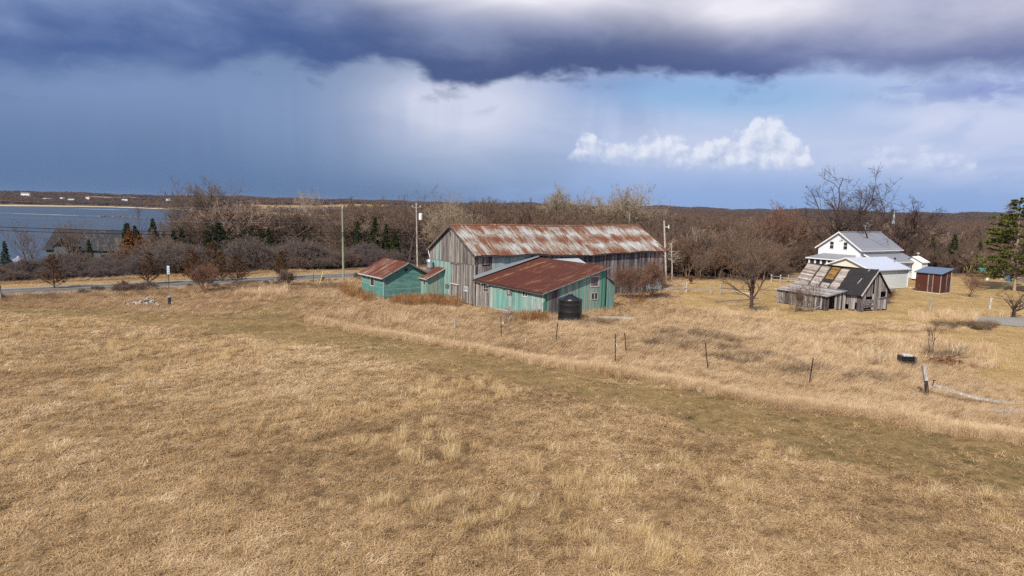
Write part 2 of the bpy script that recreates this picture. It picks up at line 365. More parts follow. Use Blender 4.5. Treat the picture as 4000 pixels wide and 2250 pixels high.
# ------------------------------------------------------------------ walls, openings, roofs
R = random.Random(5)
def wall_boards(par, P, Q, z0, ztop, w, mat, holes=(), thick=0.03, out=0.0, jit=0.06, name='board', gap=0.012, lift=0.0):
    """vertical boards from P to Q (left to right seen from outside); ztop(s) gives the upper edge; mat(s) picks the material"""
    P, Q = Vector((*P, 0)), Vector((*Q, 0)); L = (Q - P).length; d = (Q - P) / L; n = Vector((d.y, -d.x, 0))
    k = max(1, round(L / w)); cuts = [0.0] + [i * L / k + R.uniform(-0.18, 0.18) * w for i in range(1, k)] + [L]
    for a, b in zip(cuts, cuts[1:]):
        a2, b2 = a + gap / 2, b - gap / 2; mid = (a + b) / 2
        spans = [(z0 - (R.uniform(0, lift) if lift else 0) + R.uniform(0, jit), None)]
        for h in sorted([h for h in holes if h[0] < mid < h[1]], key=lambda h: h[2]):
            lo, hi = spans[-1]; spans[-1] = (lo, h[2]); spans.append((h[3], None))
        o = n * (out + R.uniform(0, 0.012)); t = n * thick; m = mat(mid) if callable(mat) and not isinstance(mat, bpy.types.Material) else mat
        for lo, hi in spans:
            za, zb = (ztop(a2), ztop(b2)) if hi is None else (hi, hi)
            if min(za, zb) < lo + 0.05: continue
            A, B = P + d * a2 + o, P + d * b2 + o
            pts = [A, A + t, B + t, B]
            bot = [(q.x, q.y, lo) for q in pts]; top = [(pts[0].x, pts[0].y, za), (pts[1].x, pts[1].y, za), (pts[2].x, pts[2].y, zb), (pts[3].x, pts[3].y, zb)]
            MB().hexa(bot + top).build(name, m, par)
def clapboards(par, P, Q, z0, z1, h, mat, srange=None, holes=(), thick=0.03, name='siding_board'):
    P, Q = Vector((*P, 0)), Vector((*Q, 0)); L = (Q - P).length; d = (Q - P) / L; n = Vector((d.y, -d.x, 0))
    k = max(1, round((z1 - z0) / h)); hh = (z1 - z0) / k
    for i in range(k):
        lo, hi = z0 + i * hh, z0 + (i + 1) * hh + 0.015
        s0a, s1a = srange(lo) if srange else (0, L); s0b, s1b = srange(min(hi, z1)) if srange else (0, L)
        if s1a - s0a < 0.05: continue
        segs = [(s0a, s1a, s0b, s1b)]
        for hs in holes:
            if hs[2] < (lo + hi) / 2 < hs[3]:
                ns = []
                for a, b, c, e in segs:
                    if hs[0] > a and hs[1] < b: ns += [(a, hs[0], c, hs[0]), (hs[1], b, hs[1], e)]
                    else: ns.append((a, b, c, e))
                segs = ns
        for a, b, c, e in segs:
            A, B, C_, E_ = P + d * a, P + d * b, P + d * c, P + d * e; t = n * thick; t2 = n * 0.006
            MB().hexa([(A.x, A.y, lo), (A.x + t.x, A.y + t.y, lo), (B.x + t.x, B.y + t.y, lo), (B.x, B.y, lo),
                       (C_.x, C_.y, hi), (C_.x + t2.x, C_.y + t2.y, hi), (E_.x + t2.x, E_.y + t2.y, hi), (E_.x, E_.y, hi)]).build(name, mat, par)
def window(par, P, Q, s0, s1, z0, z1, frame, cols=1, rows=2, fw=0.07, out=0.05, name='window', glass=None, bars=0.035):
    P, Q = Vector((*P, 0)), Vector((*Q, 0)); d = (Q - P).normalized(); n = Vector((d.y, -d.x, 0)); m = MB()
    def blk(m, a, b, lo, hi, o0, o1):
        pts = [P + d * a + n * o0, P + d * a + n * o1, P + d * b + n * o1, P + d * b + n * o0]
        m.hexa([(q.x, q.y, lo) for q in pts] + [(q.x, q.y, hi) for q in pts])
    blk(m, s0 - fw, s0, z0 - fw, z1 + fw, -0.02, out); blk(m, s1, s1 + fw, z0 - fw, z1 + fw, -0.02, out)
    blk(m, s0, s1, z1, z1 + fw, -0.02, out + 0.003); blk(m, s0 - 0.03, s1 + 0.03, z0 - fw, z0, -0.02, out + 0.04)
    for i in range(1, cols): x = s0 + (s1 - s0) * i / cols; blk(m, x - bars / 2, x + bars / 2, z0, z1, -0.01, out * 0.6)
    for i in range(1, rows): z = z0 + (z1 - z0) * i / rows; blk(m, s0, s1, z - bars / 2, z + bars / 2, -0.012, out * 0.55)
    w = m.build(name, frame, par)
    if glass is not False:
        for i in range(cols):
            for j in range(rows):
                g = MB(); xs = [s0 + (s1 - s0) * (i + e) / cols for e in (0, 1)]; zs = [z0 + (z1 - z0) * (j + e) / rows for e in (0, 1)]
                blk(g, xs[0] + 0.002, xs[1] - 0.002, zs[0] + 0.002, zs[1] - 0.002, -0.03, 0.005); g.build('pane', glass or GLASS, w)
    return w
def sheet_roof(par, E0, E1, R1, R0, mat, width=0.8, rows=2, amp=0.012, waves=5, name='roof_sheet', sag=None, over=0.06, jit=0.01, skip=(), mats=None):
    """corrugated sheets between an eave line E0-E1 and an upper line R0-R1, each sheet an object"""
    E0, E1, R0, R1 = map(Vector, (E0, E1, R0, R1)); L = ((E1 - E0).length + (R1 - R0).length) / 2; S = ((R0 - E0).length + (R1 - E1).length) / 2
    nrm = (E1 - E0).cross(R0 - E0).normalized(); nrm = nrm if nrm.z > 0 else -nrm
    k = max(1, round(L / width))
    def pos(s, t):
        p = (E0.lerp(E1, s)).lerp(R0.lerp(R1, s), t)
        if sag: p = p + Vector((0, 0, sag(s, t)))
        return p
    for j in range(rows):
        for i in range(k):
            if (i, j) in skip: continue
            s0, s1 = i / k, (i + 1) / k + 0.12 / k; s1 = min(s1, 1.0) if i == k - 1 else s1
            t0, t1 = j / rows - (over / S if j else 0), (j + 1) / rows
            e0 = R.uniform(-jit, jit) / S * 3 if j == 0 else 0; m = MB(); off = nrm * (0.012 * (rows - j) + 0.006 * (i % 2)); nw = waves * 2
            prev = None
            for q in range(nw + 1):
                s = s0 + (s1 - s0) * q / nw; o = off + nrm * (amp if q % 2 else -amp)
                a, b = pos(s, t0 + e0) + o, pos(s, t1) + o; uv = ((s * L, t0 * S), (s * L, t1 * S))
                if prev: m.face([prev[0], a, b, prev[1]], [prev[2][0], uv[0], uv[1], prev[2][1]])
                prev = (a, b, uv)
            mm = mats(i, j) if mats else mat
            m.build(name, mm, par, smooth_=False)
def slab(par, name, pts, thick, mat):                      # a roof slab from four corners, thickness downwards
    return MB().hexa([(x, y, z - thick) for x, y, z in pts] + list(pts)).build(name, mat, par)

# ------------------------------------------------------------------ terrain
def sstep(a, b, x):
    t = np.clip((np.asarray(x, float) - a) / (b - a), 0, 1); return t * t * (3 - 2 * t)
def vnoise(x, y, s, seed=0):                                  # smooth value noise 0..1
    r_ = np.random.default_rng(900 + seed); T = r_.random((256, 256)); X_, Y_ = np.asarray(x) / s + 1000, np.asarray(y) / s + 1000
    i, j = np.floor(X_).astype(int), np.floor(Y_).astype(int); f, g = X_ - i, Y_ - j; f = f * f * (3 - 2 * f); g = g * g * (3 - 2 * g)
    A = lambda a, b: T[a % 256, b % 256]
    return (A(i, j) * (1 - f) + A(i + 1, j) * f) * (1 - g) + (A(i, j + 1) * (1 - f) + A(i + 1, j + 1) * f) * g
def fbm(x, y, s, seed=0): return 0.5 * vnoise(x, y, s, seed) + 0.3 * vnoise(x, y, s / 2.1, seed + 1) + 0.2 * vnoise(x, y, s / 4.3, seed + 2)

ROAD_C, ROAD_D = np.array([-48.0, 97.0]), np.array([math.cos(rad(38.5)), math.sin(rad(38.5))])
ROAD_N = np.array([-ROAD_D[1], ROAD_D[0]])
def road_s(x, y): return (np.asarray(x) - ROAD_C[0]) * ROAD_N[0] + (np.asarray(y) - ROAD_C[1]) * ROAD_N[1]
LAKE_Z = -8.7
FAR_AZ = [-70, -40, -36.9, -31, -26, -20, -15, -11, -7, 0]; FAR_R = [1900, 1680, 1620, 1720, 1500, 1180, 1080, 760, 420, 260]
def terr(x, y):
    x, y = np.asarray(x, float), np.asarray(y, float); r = np.hypot(x, y); a = np.degrees(np.arctan2(x, y)); s = road_s(x, y)
    flat = np.minimum(sstep(10, 22, np.abs(s)), sstep(0, 14, np.hypot((x - 4) / 1.5, y - 84) - 20))
    z = flat * sstep(170, 60, r) * (0.10 * np.sin(x * 0.21 + 1.3) * np.cos(y * 0.17) + 0.06 * np.sin(x * 0.53 - y * 0.41))
    z = z + .24 * sstep(74, 52, r) * (fbm(x, y, 2.4, 41) - .5) + .12 * sstep(66, 46, r) * (vnoise(x, y, .8, 77) - .5)
    side = sstep(-5, -15, a)
    z = z - 11.0 * sstep(14, 150, s) * side
    rf = np.interp(a, FAR_AZ, FAR_R); t = r - rf
    far_left = LAKE_Z + np.clip(t * 0.05, -3, 1.6) + 27.0 * sstep(60, 2600, t)
    far_right = 27.0 * sstep(900, 6500, r) - 4.0 * sstep(150, 500, r) * sstep(3000, 600, r)
    wl = side * sstep(-120, 0, t)
    ridge = .62 * sstep(1500, 4500, r) * (9.0 * np.sin(a * .55 + 1.0) + 6.0 * np.sin(a * 1.7) + 3.5 * np.sin(a * 4.1 + 2) + 2.0 * np.sin(a * 11.0))
    far_left = far_left + .5 * ridge; far_right = far_right + ridge
    z = z * (1 - wl) + far_left * wl + (1 - side) * far_right
    return z
def zt(x, y): return float(terr(x, y))

def pts_px(px): return np.array([G(*p)[:2] for p in px])
def zone_in(poly, x, y, amp=0.75):                             # a zone with a wandering edge
    return inside(poly, x + amp * (fbm(x, y, 3.0, 61) - .5) * 2 + amp * (fbm(x, y, 9, 71) - .5) * 1.5, y + amp * (fbm(x, y, 3.4, 65) - .5) * 2)
def inside(poly, x, y):
    x, y = np.asarray(x), np.asarray(y); c = np.zeros(x.shape, bool); j = len(poly) - 1
    for i in range(len(poly)):
        xi, yi = poly[i]; xj, yj = poly[j]
        c ^= ((yi > y) != (yj > y)) & (x < (xj - xi) * (y - yi) / (yj - yi + 1e-12) + xi); j = i
    return c
UP = [(1200, 1258), (1402, 1301), (1604, 1337), (1806, 1367), (2058, 1412), (2260, 1448), (2500, 1483), (2675, 1517), (2908, 1564), (3228, 1611), (3548, 1657), (3781, 1710), (4000, 1745), (4400, 1830)]
LO = [(4400, 2040), (4000, 1931), (3665, 1878), (3374, 1826), (3082, 1756), (2733, 1669), (2500, 1600), (2210, 1544), (1957, 1493), (1705, 1448), (1452, 1402), (1200, 1362), (900, 1302), (600, 1262), (300, 1240), (0, 1222), (-400, 1210)]
MOWN = pts_px([(-400, 1188), (0, 1197), (400, 1212), (850, 1238), (960, 1212), (1060, 1186), (1165, 1158), (1200, 1168), (1130, 1212), (1150, 1240)] + UP + LO)
FIELD = pts_px(LO + [(-1500, 1180), (-2500, 1600), (-2500, 6000), (6500, 6000), (6500, 2300)])
STRIP = pts_px(UP + [(4400, 1600), (4000, 1560), (3700, 1500), (3300, 1480), (3000, 1440), (2700, 1400), (2450, 1370), (2200, 1330), (1900, 1300), (1500, 1250), (1200, 1218)])
LAWN = pts_px([(2640, 1135), (2640, 1085), (2900, 1080), (3150, 1085), (3560, 1075), (4500, 1080), (4500, 1330), (4000, 1300), (3700, 1280), (3500, 1260), (3200, 1265), (2950, 1235), (2650, 1195)])
LAWN2 = pts_px([(3300, 1330), (3500, 1290), (4000, 1290), (4500, 1330), (4500, 1480), (4000, 1450), (3850, 1380), (3600, 1310)])
SLOPE = pts_px([(3620, 1340), (3900, 1360), (4500, 1420), (4500, 1640), (4000, 1540), (3800, 1480), (3760, 1420)])
BRUSH_DARK = pts_px([(2500, 1320), (2620, 1290), (2800, 1300), (3000, 1390), (3300, 1450), (3560, 1490), (3400, 1500), (3000, 1460), (2700, 1390), (2520, 1350)])
rng = np.random.default_rng(11)
def wood_edge_y(x):                                           # near edge of the woods to the right of the road
    return np.interp(x, [-30, 20, 24, 46, 56, 75, 90, 130, 400], [150, 128, 122, 121, 138, 152, 146, 140, 170])
def clearing(x, y): return (np.hypot(x, y) > 650) & (vnoise(x, y, 240, 6) > .70)
def in_woods(x, y):
    x, y = np.asarray(x), np.asarray(y); s = road_s(x, y)
    right = (x > -20) & (y > wood_edge_y(x)) & ~((np.abs(s) < 5))
    left = (s > 9.5)
    return right | left

def ground_mat(bs):
    p = gcoord(); n = node('ShaderNodeVertexColor', layer_name='zone'); sc = node('ShaderNodeSeparateColor'); X.nt.links.new(n.outputs[0], sc.inputs[0])
    mown, lawn, wood = [X(o) for o in sc.outputs]
    a = noise(p, 0.35, 5, 0.6); b = noise(p, 3.2, 5, 0.65); c = noise(p, 14.0, 3, 0.6)
    straw = mixc(smooth(a * 0.5 + b * 0.5, 0.35, 0.65), lin('#7d6649'), lin('#a88e68')); straw = mixc(smooth(c, 0.42, 0.62) * 0.7, straw, lin('#5f4c35'))
    green = mixc(smooth(b * 0.6 + c * 0.4, 0.38, 0.62), lin('#7a6842'), lin('#a0875a')); green = mixc(smooth(a, 0.45, 0.62) * 0.6, green, lin('#5f5737'))
    tan = mixc(smooth(a * 0.5 + b * 0.5, 0.38, 0.62), lin('#94794f'), lin('#b89c6c')); tan = mixc(smooth(noise(vmul(p, (0.18, 0.5, 1)), 1.0, 4), 0.5, 0.7) * 0.5, tan, lin('#8b7b4a'))
    leaf = mixc(b, lin('#4a3a30'), lin('#73604c'))
    col = mixc(mown, straw, green); col = mixc(lawn, col, tan); col = mixc(wood, col, leaf)
    bump(bs, b * 0.6 + c * 0.4, 0.7, 0.08)
    return col
GROUND = material('dry_ground', ground_mat, 0.95, 0.05)
azs = np.unique(np.concatenate([np.arange(-180, -60, 6), np.arange(-60, 60.01, 0.5), np.arange(66, 180, 6)]))
rs = np.concatenate([[0.0], 3.0 * (8000 / 3.0) ** (np.arange(270) / 269)])
A_, R_ = np.meshgrid(np.radians(azs), rs); gx, gy = R_ * np.sin(A_), R_ * np.cos(A_)
gz = terr(gx, gy); V = np.stack([gx.ravel(), gy.ravel(), gz.ravel()], 1); na, nr = len(azs), len(rs)
ii, jj = np.meshgrid(np.arange(nr - 1), np.arange(na), indexing='ij'); k = lambda i, j: i * na + j % na
F = np.stack([k(ii, jj), k(ii, jj + 1), k(ii + 1, jj + 1), k(ii + 1, jj)], -1).reshape(-1, 4)[:, ::-1]
me = np_mesh('ground', V, F, GROUND, True)
ca = me.color_attributes.new('zone', 'FLOAT_COLOR', 'POINT')
fx, fy = gx.ravel(), gy.ravel(); zone = np.zeros((len(V), 4), np.float32); zone[:, 3] = 1
zone[:, 0] = zone_in(MOWN, fx, fy) * .6; zone[:, 1] = .8 * (zone_in(LAWN, fx, fy, 3) | zone_in(LAWN2, fx, fy, 3) | zone_in(SLOPE, fx, fy, 3)); zone[:, 2] = in_woods(fx, fy) & ~clearing(fx, fy); zone[:, 1] = np.maximum(zone[:, 1], clearing(fx, fy) * .8)
zone[(np.abs(road_s(fx, fy)) < 9) & (fx < 40), 1] = 0.8
ca.data.foreach_set('color', zone.ravel())
tag(link('ground', me), kind='structure')

# road with painted lines
ASPHALT = plain('grey_asphalt', (0.15, 0.145, 0.14), 0.95, 0.08, 0.3, sc=0.8)
LINEWHITE = plain('worn_road_paint', (0.62, 0.62, 0.60), 0.7, 0.2, 0.15); LINEYELLOW = plain('worn_yellow_paint', (0.55, 0.42, 0.14), 0.7, 0.2, 0.15)
GRAVEL = plain('road_gravel', (0.30, 0.28, 0.25), 0.95, 0.1, 0.3, sc=5.0)
def along_road(m, s0, s1, dz, t0=-70.0, t1=190.0, step=5.0):
    ts = np.arange(t0, t1 + 0.1, step)
    for a, b in zip(ts, ts[1:]):
        q = [ROAD_C + ROAD_D * t + ROAD_N * s for t, s in ((a, s0), (b, s0), (b, s1), (a, s1))]
        m.face([(p[0], p[1], zt(*p) + dz) for p in q])
    return m
road = along_road(MB(), -2.9, 2.9, 0.055).build('road', ASPHALT); tag(road, kind='structure')
along_road(along_road(MB(), -4.0, -2.9, 0.03), 2.9, 4.0, 0.03).build('gravel_shoulder', GRAVEL, road)
along_road(along_road(MB(), -2.7, -2.58, 0.062), 2.58, 2.7, 0.062).build('edge_line', LINEWHITE, road)
along_road(along_road(MB(), -0.2, -0.08, 0.062), 0.08, 0.2, 0.062).build('centre_line', LINEYELLOW, road)

# lake
def water(bs):
    p = gcoord(); bump(bs, noise(vmul(p, (0.25, 0.6, 1)), 1.0, 4, 0.6) + noise(vmul(p, (1.2, 2.0, 1)), 1.0, 3, 0.6) * 0.5, 0.35, 0.25)
    return mixc(noise(vmul(p, (0.006, 0.02, 1)), 1.0, 3), lin('#36434e'), lin('#45535e'))
WATER = material('lake_water', water, 0.36, 0.24)
m = MB(); q = [(R2 * math.sin(rad(a)), R2 * math.cos(rad(a)), LAKE_Z) for a in range(-66, 4, 4) for R2 in (120, 2100)]
for i in range(0, len(q) - 2, 2): m.face([q[i], q[i + 1], q[i + 3], q[i + 2]])
tag(m.build('lake', WATER), kind='structure')
def far_strip(name, mat, a0, a1, d0, d1, dz, n=60, jit=6.0, seed=3):
    r_ = random.Random(seed); m = MB(); pr = None
    for i in range(n + 1):
        a = a0 + (a1 - a0) * i / n; rf = float(np.interp(a, FAR_AZ, FAR_R)); e = r_.uniform(-jit, jit)
        pp = [((rf + d + e) * math.sin(rad(a)), (rf + d + e) * math.cos(rad(a))) for d in (d0, d1)]
        cur = [(x, y, max(zt(x, y), LAKE_Z) + dz) for x, y in pp]
        if pr: m.face([pr[0], cur[0], cur[1], pr[1]])
        pr = cur
    return m.build(name, mat)
tag(far_strip('beach', SANDMAT, -50, -9, -2, 26, 0.4), kind='structure')
ICE = plain('grey_shore_ice', (0.60, 0.62, 0.62), 0.6, 0.3, 0.15, sc=0.05)
def ice(px0, px1, py0, py1, w, n=26, seed=1):
    r_ = random.Random(seed); m = MB(); pr = None
    for i in range(n + 1):
        p = G(px0 + (px1 - px0) * i / n, py0 + (py1 - py0) * i / n, LAKE_Z); e = w * r_.uniform(0.3, 1.0) * math.sin(math.pi * (i + 0.3) / (n + 0.6)) ** 0.5
        cur = [(p[0], p[1] - e / 2, LAKE_Z + 0.06), (p[0], p[1] + e / 2, LAKE_Z + 0.06)]
        if pr: m.face([pr[0], cur[0], cur[1], pr[1]])
        pr = cur
    return m.build('ice', ICE)
for a in ((290, 500, 815, 821, 24), (0, 330, 832, 843, 9), (330, 570, 843, 849, 9), (560, 720, 806, 812, 40)): tag(ice(*a, seed=int(a[0])), kind='structure')
m = MB(); r_ = random.Random(8)                                 # rocky spit reaching into the lake
for i in range(46):
    p = G(390 + r_.random() * 150, 845 + r_.random() * 3.0, LAKE_Z); s = r_.uniform(0.8, 2.6)
    m.lathe([(s, LAKE_Z - 0.3), (s * 0.85, LAKE_Z + s * 0.35), (s * 0.3, LAKE_Z + s * 0.6)], 6, (p[0], p[1]))
tag(m.build('rocky_spit', plain('dark_lake_rock', (0.10, 0.10, 0.10), 0.9)), kind='stuff', label='dark rocks of a low spit in the lake', category='rocks')
# gravel drive corner and concrete slab
m = MB(); c = G(4060, 1262); 
for i_ in range(28):
    t0_, t1_ = 2 * math.pi * i_ / 28, 2 * math.pi * (i_ + 1) / 28; q_ = [(c[0], c[1])] + [(c[0] + 7.5 * math.cos(t) * (1 + 0.1 * math.sin(3 * t)), c[1] + 4.2 * math.sin(t)) for t in (t0_, t1_)]
    m.face([(x_, y_, zt(x_, y_) + .05) for x_, y_ in q_])
tag(m.build('gravel_drive', GRAVEL), kind='structure')
c = G(2390, 1246); m = MB(); t0 = [(-3.0, -1.0), (2.2, -1.3), (3.2, 0.6), (-1.6, 1.4)]
m.hexa([(c[0] + x, c[1] + y, -0.1) for x, y in t0] + [(c[0] + x, c[1] + y, 0.16) for x, y in t0])
tag(m.build('concrete_slab', CONCRETE), 'flat grey concrete slab in the grass right of the black tank', 'slab')

# ------------------------------------------------------------------ barn
BO, BANG = (-4.40, 81.09), rad(36.09)
def barn_empty(name): return empty(name, (*BO, 0), BANG)
BL, BW, BE, BR_ = 32.7, 10.9, 6.35, 9.55
def sag_wall(a): return -0.28 * math.exp(-((a - 17.0) / 6.5) ** 2) + 0.10 * math.exp(-((a - 9.5) / 3.0) ** 2)
barn = tag(barn_empty('barn'), 'long grey board barn with patchy rusted metal gable roof', 'barn')
P, Q = (0, BW), (0, 0)
def gtop(s): return BE + (BR_ - BE) * (1 - abs(s - BW / 2) / (BW / 2)) - 0.05
g_mat = lambda s: TEAL if 1.75 < s < 2.3 else (GREY if s > 2.3 else (GREY if R.random() < .8 else SILVER))
wall_boards(barn, P, Q, 4.95, gtop, 0.26, g_mat, out=0.05, jit=0.03)
holes = [(8.45, 9.35, 1.68, 2.18), (3.95, 4.85, 1.55, 2.0)]
def low_mat(s): return (TEALPALE if R.random() < .45 else TEAL) if s < 5.3 else GREY
wall_boards(barn, P, Q, 0.15, lambda s: 5.05, 0.26, low_mat, holes=holes, jit=0.12)
window(barn, P, Q, 8.5, 9.3, 1.7, 2.16, WHITE, cols=3, rows=1, fw=0.05, bars=0.07, out=0.06)
window(barn, P, Q, 4.0, 4.8, 1.58, 1.98, BROWNWOOD, cols=1, rows=1, fw=0.06, glass=DARKGREY)
d = empty('door', (0, 0, 0)); d.parent = barn                               # hanging hay door on the gable
wall_boards(d, P, Q, 2.35, lambda s: 4.72, 0.25, lambda s: GREY, out=0.07, jit=0.02) if False else None
bpy.data.objects.remove(d)
for i in range(7):
    s = 5.5 + i * 0.25; MB().box(-0.135, -0.075, BW - s - 0.24, BW - s, 2.3, 4.75 + R.uniform(-.02, .02)).build('door_board', GREY if i < 5 else SILVER, barn)
MB().box(-0.17, -0.13, BW - 7.35, BW - 5.4, 2.2, 2.32).build('door_ledge', PALETRIM, barn)
MB().box(-0.17, -0.13, BW - 7.4, BW - 5.3, 4.76, 4.86).build('door_track', DARKGREY, barn)
MB().tube([(-0.3, BW + 0.1, 6.3), (-0.34, BW - 0.05, 5.8), (-0.3, BW - 0.35, 5.2), (-0.24, BW - 0.4, 4.5)], [0.05] * 4, 6).build('downspout', PVC, barn)
# long wall
def l_mat(a):
    if a < 2.3: return GREY
    if a < 9.25: return TEALPALE if (a < 4.2 or R.random() < .7) else TEAL
    return DARKGREY if R.random() < 0.72 else (GREY if R.random() < .6 else SILVER)
lh = [(1.0, 2.2, 4.85, 5.0), (24.6, 25.2, 0.0, 0.4)]
wall_boards(barn, (0, 0), (BL, 0), 0.1, lambda a: BE + sag_wall(a), 0.30, l_mat, holes=lh, jit=0.12)
MB().box(29.5, 32.3, -0.10, -0.05, 0.5, 2.3).build('tin_patch', ROOF_ZINC, barn)
MB().box(30.3, 31.9, -0.13, -0.09, 2.45, 3.85).build('rusted_patch', SHED_RUST, barn)
MB().box(27.6, 29.4, -0.12, -0.075, 1.6, 3.75).build('green_patch', GREENTRIM, barn)
MB().box(32.3, 32.72, -0.14, -0.07, 0.3, 3.9).build('corner_board', TEAL, barn)
MB().box(-0.16, -0.09, -0.14, 0.12, 0.2, 5.0).build('corner_board', GREY, barn)
# back walls and end
MB().box(0.02, BL, BW - 0.06, BW, 0.0, BE - 0.02).build('rear_wall', DARKGREY, barn)
MB().hexa([(BL - 0.06, 0.04, 0), (BL, 0.04, 0), (BL, BW - .1, 0), (BL - 0.06, BW - .1, 0), (BL - 0.06, 0.04, BE), (BL, 0.04, BE), (BL, BW - .1, BE), (BL - 0.06, BW - .1, BE)]).build('end_wall', DARKGREY, barn)
MB().face([(BL - 0.03, 0, BE), (BL - 0.03, BW, BE), (BL - 0.03, BW / 2, BR_)]).build('end_gable', DARKGREY, barn)
# roof: corrugated sheets on the near slope, plain far slope
EO, RO = 0.55, 0.45                                                          # eave and rake overhang
sl = (BR_ - BE) / (BW / 2)
def rsag(s, t): return sag_wall(s * (BL + 2 * RO) - RO) * (1 - 0.55 * t) + 0.05 * math.sin(s * 31) * (1 - t)
e_z, r_z = BE - EO * sl + 0.10, BR_ + 0.12
sheet_roof(barn, (-RO, -EO, e_z), (BL + RO, -EO, e_z), (BL + RO, BW / 2, r_z), (-RO, BW / 2, r_z), ROOF_BARN, width=0.82, rows=3, sag=rsag, amp=0.014, waves=4)
MB().hexa([(-RO, BW / 2 + .02, r_z - .07), (BL + RO, BW / 2 + .02, r_z - .07), (BL + RO, BW + EO, e_z - .07), (-RO, BW + EO, e_z - .07), (-RO, BW / 2 + .02, r_z - .01), (BL + RO, BW / 2 + .02, r_z - .01), (BL + RO, BW + EO, e_z - .01), (-RO, BW + EO, e_z - .01)]).build('far_roof_slope', ROOF_BARN, barn)
m = MB(); nr_ = 24
for i in range(nr_):
    s0, s1 = i / nr_, (i + 1) / nr_; x0, x1 = [-RO + s * (BL + 2 * RO) for s in (s0, s1)]; z0, z1 = rsag(s0, 1), rsag(s1, 1)
    m.face([(x0, BW / 2 - .32, r_z - .13 + z0), (x1, BW / 2 - .32, r_z - .13 + z1), (x1, BW / 2, r_z + .07 + z1), (x0, BW / 2, r_z + .07 + z0)], [(x0, 0), (x1, 0), (x1, .4), (x0, .4)])
    m.face([(x0, BW / 2, r_z + .07 + z0), (x1, BW / 2, r_z + .07 + z1), (x1, BW / 2 + .32, r_z - .13 + z1), (x0, BW / 2 + .32, r_z - .13 + z0)], [(x0, 0), (x1, 0), (x1, .4), (x0, .4)])
m.build('ridge_cap', ROOF_BARN, barn)
MB().bar((-RO + .02, -EO + .05, e_z - .14), (-RO + .02, BW / 2, r_z - .14), 0.05, 0.2).build('rake_board', DARKGREY, barn)
MB().bar((-RO + .02, BW + EO - .05, e_z - .17), (-RO + .02, BW / 2, r_z - .16), 0.05, 0.2).build('rake_board', DARKGREY, barn)
m = MB()
for i in range(12):
    x0, x1 = [-RO + .05 + (BL + 2 * RO - .1) * e / 12 for e in (i, i + 1)]
    m.bar((x0, -EO + .12, e_z - .10 + rsag(i / 12, 0)), (x1, -EO + .12, e_z - .10 + rsag((i + 1) / 12, 0)), 0.05, 0.12)
m.build('eave_board', DARKGREY, barn)
MB().bar((-0.5, BW / 2, 9.25), (-0.05, BW / 2, 9.25), 0.12, 0.16).bar((-0.45, BW / 2, 9.2), (-0.08, BW / 2 + .35, 8.1), 0.05, 0.12).build('hay_beam', DARKGREY, barn)
# small corrugated side roof on the barn wall, behind the lean-to
side_shed = tag(barn_empty('side_shed'), 'pale corrugated side roof against the barn wall behind the rusty lean-to', 'shed')
sheet_roof(side_shed, (10.2, -2.6, 4.35), (16.6, -2.6, 4.35), (16.0, -0.14, 5.5), (10.2, -0.14, 5.5), ROOF_ZINC, width=0.8, rows=1, amp=0.02, waves=4)
wall_boards(side_shed, (12.4, -2.35), (16.3, -2.35), 0.1, lambda s: 4.35, 0.25, DARKGREY); wall_boards(side_shed, (16.3, -2.35), (16.3, -0.1), 0.1, lambda s: 4.35 + s * .42, 0.25, DARKGREY)

# ------------------------------------------------------------------ lean-to
lean = tag(barn_empty('lean_to_shed'), 'teal board lean-to with rust brown sloping metal roof in front of the barn', 'shed')
L0, L1, L2, L3 = (-0.02, -0.25), (2.5, -10.0), (12.3, -9.45), (9.4, -0.2)
lf = math.dist(L0, L1); lr = math.dist(L1, L2)
ltop = lambda s: 3.2 - 0.5 * s / lf
lholes = [(1.15, 1.95, 1.95, 3.0), (7.05, 7.85, 2.02, 2.72)]
def lm(s): return GREY if s < 2.05 else (TEAL if R.random() < .55 else (TEALPALE if R.random() < .8 else TEALFADE))
wall_boards(lean, L0, L1, 0.05, ltop, 0.24, lm, holes=lholes, jit=0.15)
window(lean, L0, L1, 1.2, 1.9, 2.0, 2.75, PALETRIM, cols=2, rows=2, fw=0.06)
window(lean, L0, L1, 7.1, 7.8, 2.06, 2.68, WHITE, cols=2, rows=1, fw=0.05, bars=0.06)
def onfront(a, b, z0, z1, o0, o1, nm, mat):
    P_, Q_ = Vector((*L0, 0)), Vector((*L1, 0)); dd = (Q_ - P_).normalized(); nn = Vector((dd.y, -dd.x, 0)); pts = [P_ + dd * a + nn * o0, P_ + dd * a + nn * o1, P_ + dd * b + nn * o1, P_ + dd * b + nn * o0]
    return MB().hexa([(q.x, q.y, z0) for q in pts] + [(q.x, q.y, z1) for q in pts]).build(nm, mat, lean)
onfront(3.35, 4.25, 0.35, 2.55, 0.045, 0.085, 'door', TEAL); onfront(3.3, 4.3, 2.56, 2.64, 0.045, 0.11, 'door_lintel', PALETRIM)
onfront(4.85, 5.35, 2.05, 2.65, 0.05, 0.2, 'vent_box', DARKGREY); onfront(5.45, 5.6, 2.0, 2.6, 0.05, 0.16, 'vent_board', GREY)
onfront(0.9, 1.15, 2.85, 3.1, 0.05, 0.3, 'bracket', TEAL); onfront(1.95, 2.2, 2.78, 3.05, 0.05, 0.3, 'bracket', TEAL)
onfront(lf - 0.14, lf + 0.02, 0.1, 2.7, 0.047, 0.09, 'corner_board', TEALPALE)
onfront(2.1, lf, -0.05, 0.42, -0.05, -0.005, 'sill_beam', GREENTRIM)
rtop = lambda s: 2.72 + (5.05 - 2.72) * s / lr
rh = [(7.25, 8.65, 2.95, 4.1), (7.45, 8.55, 1.4, 2.2)]
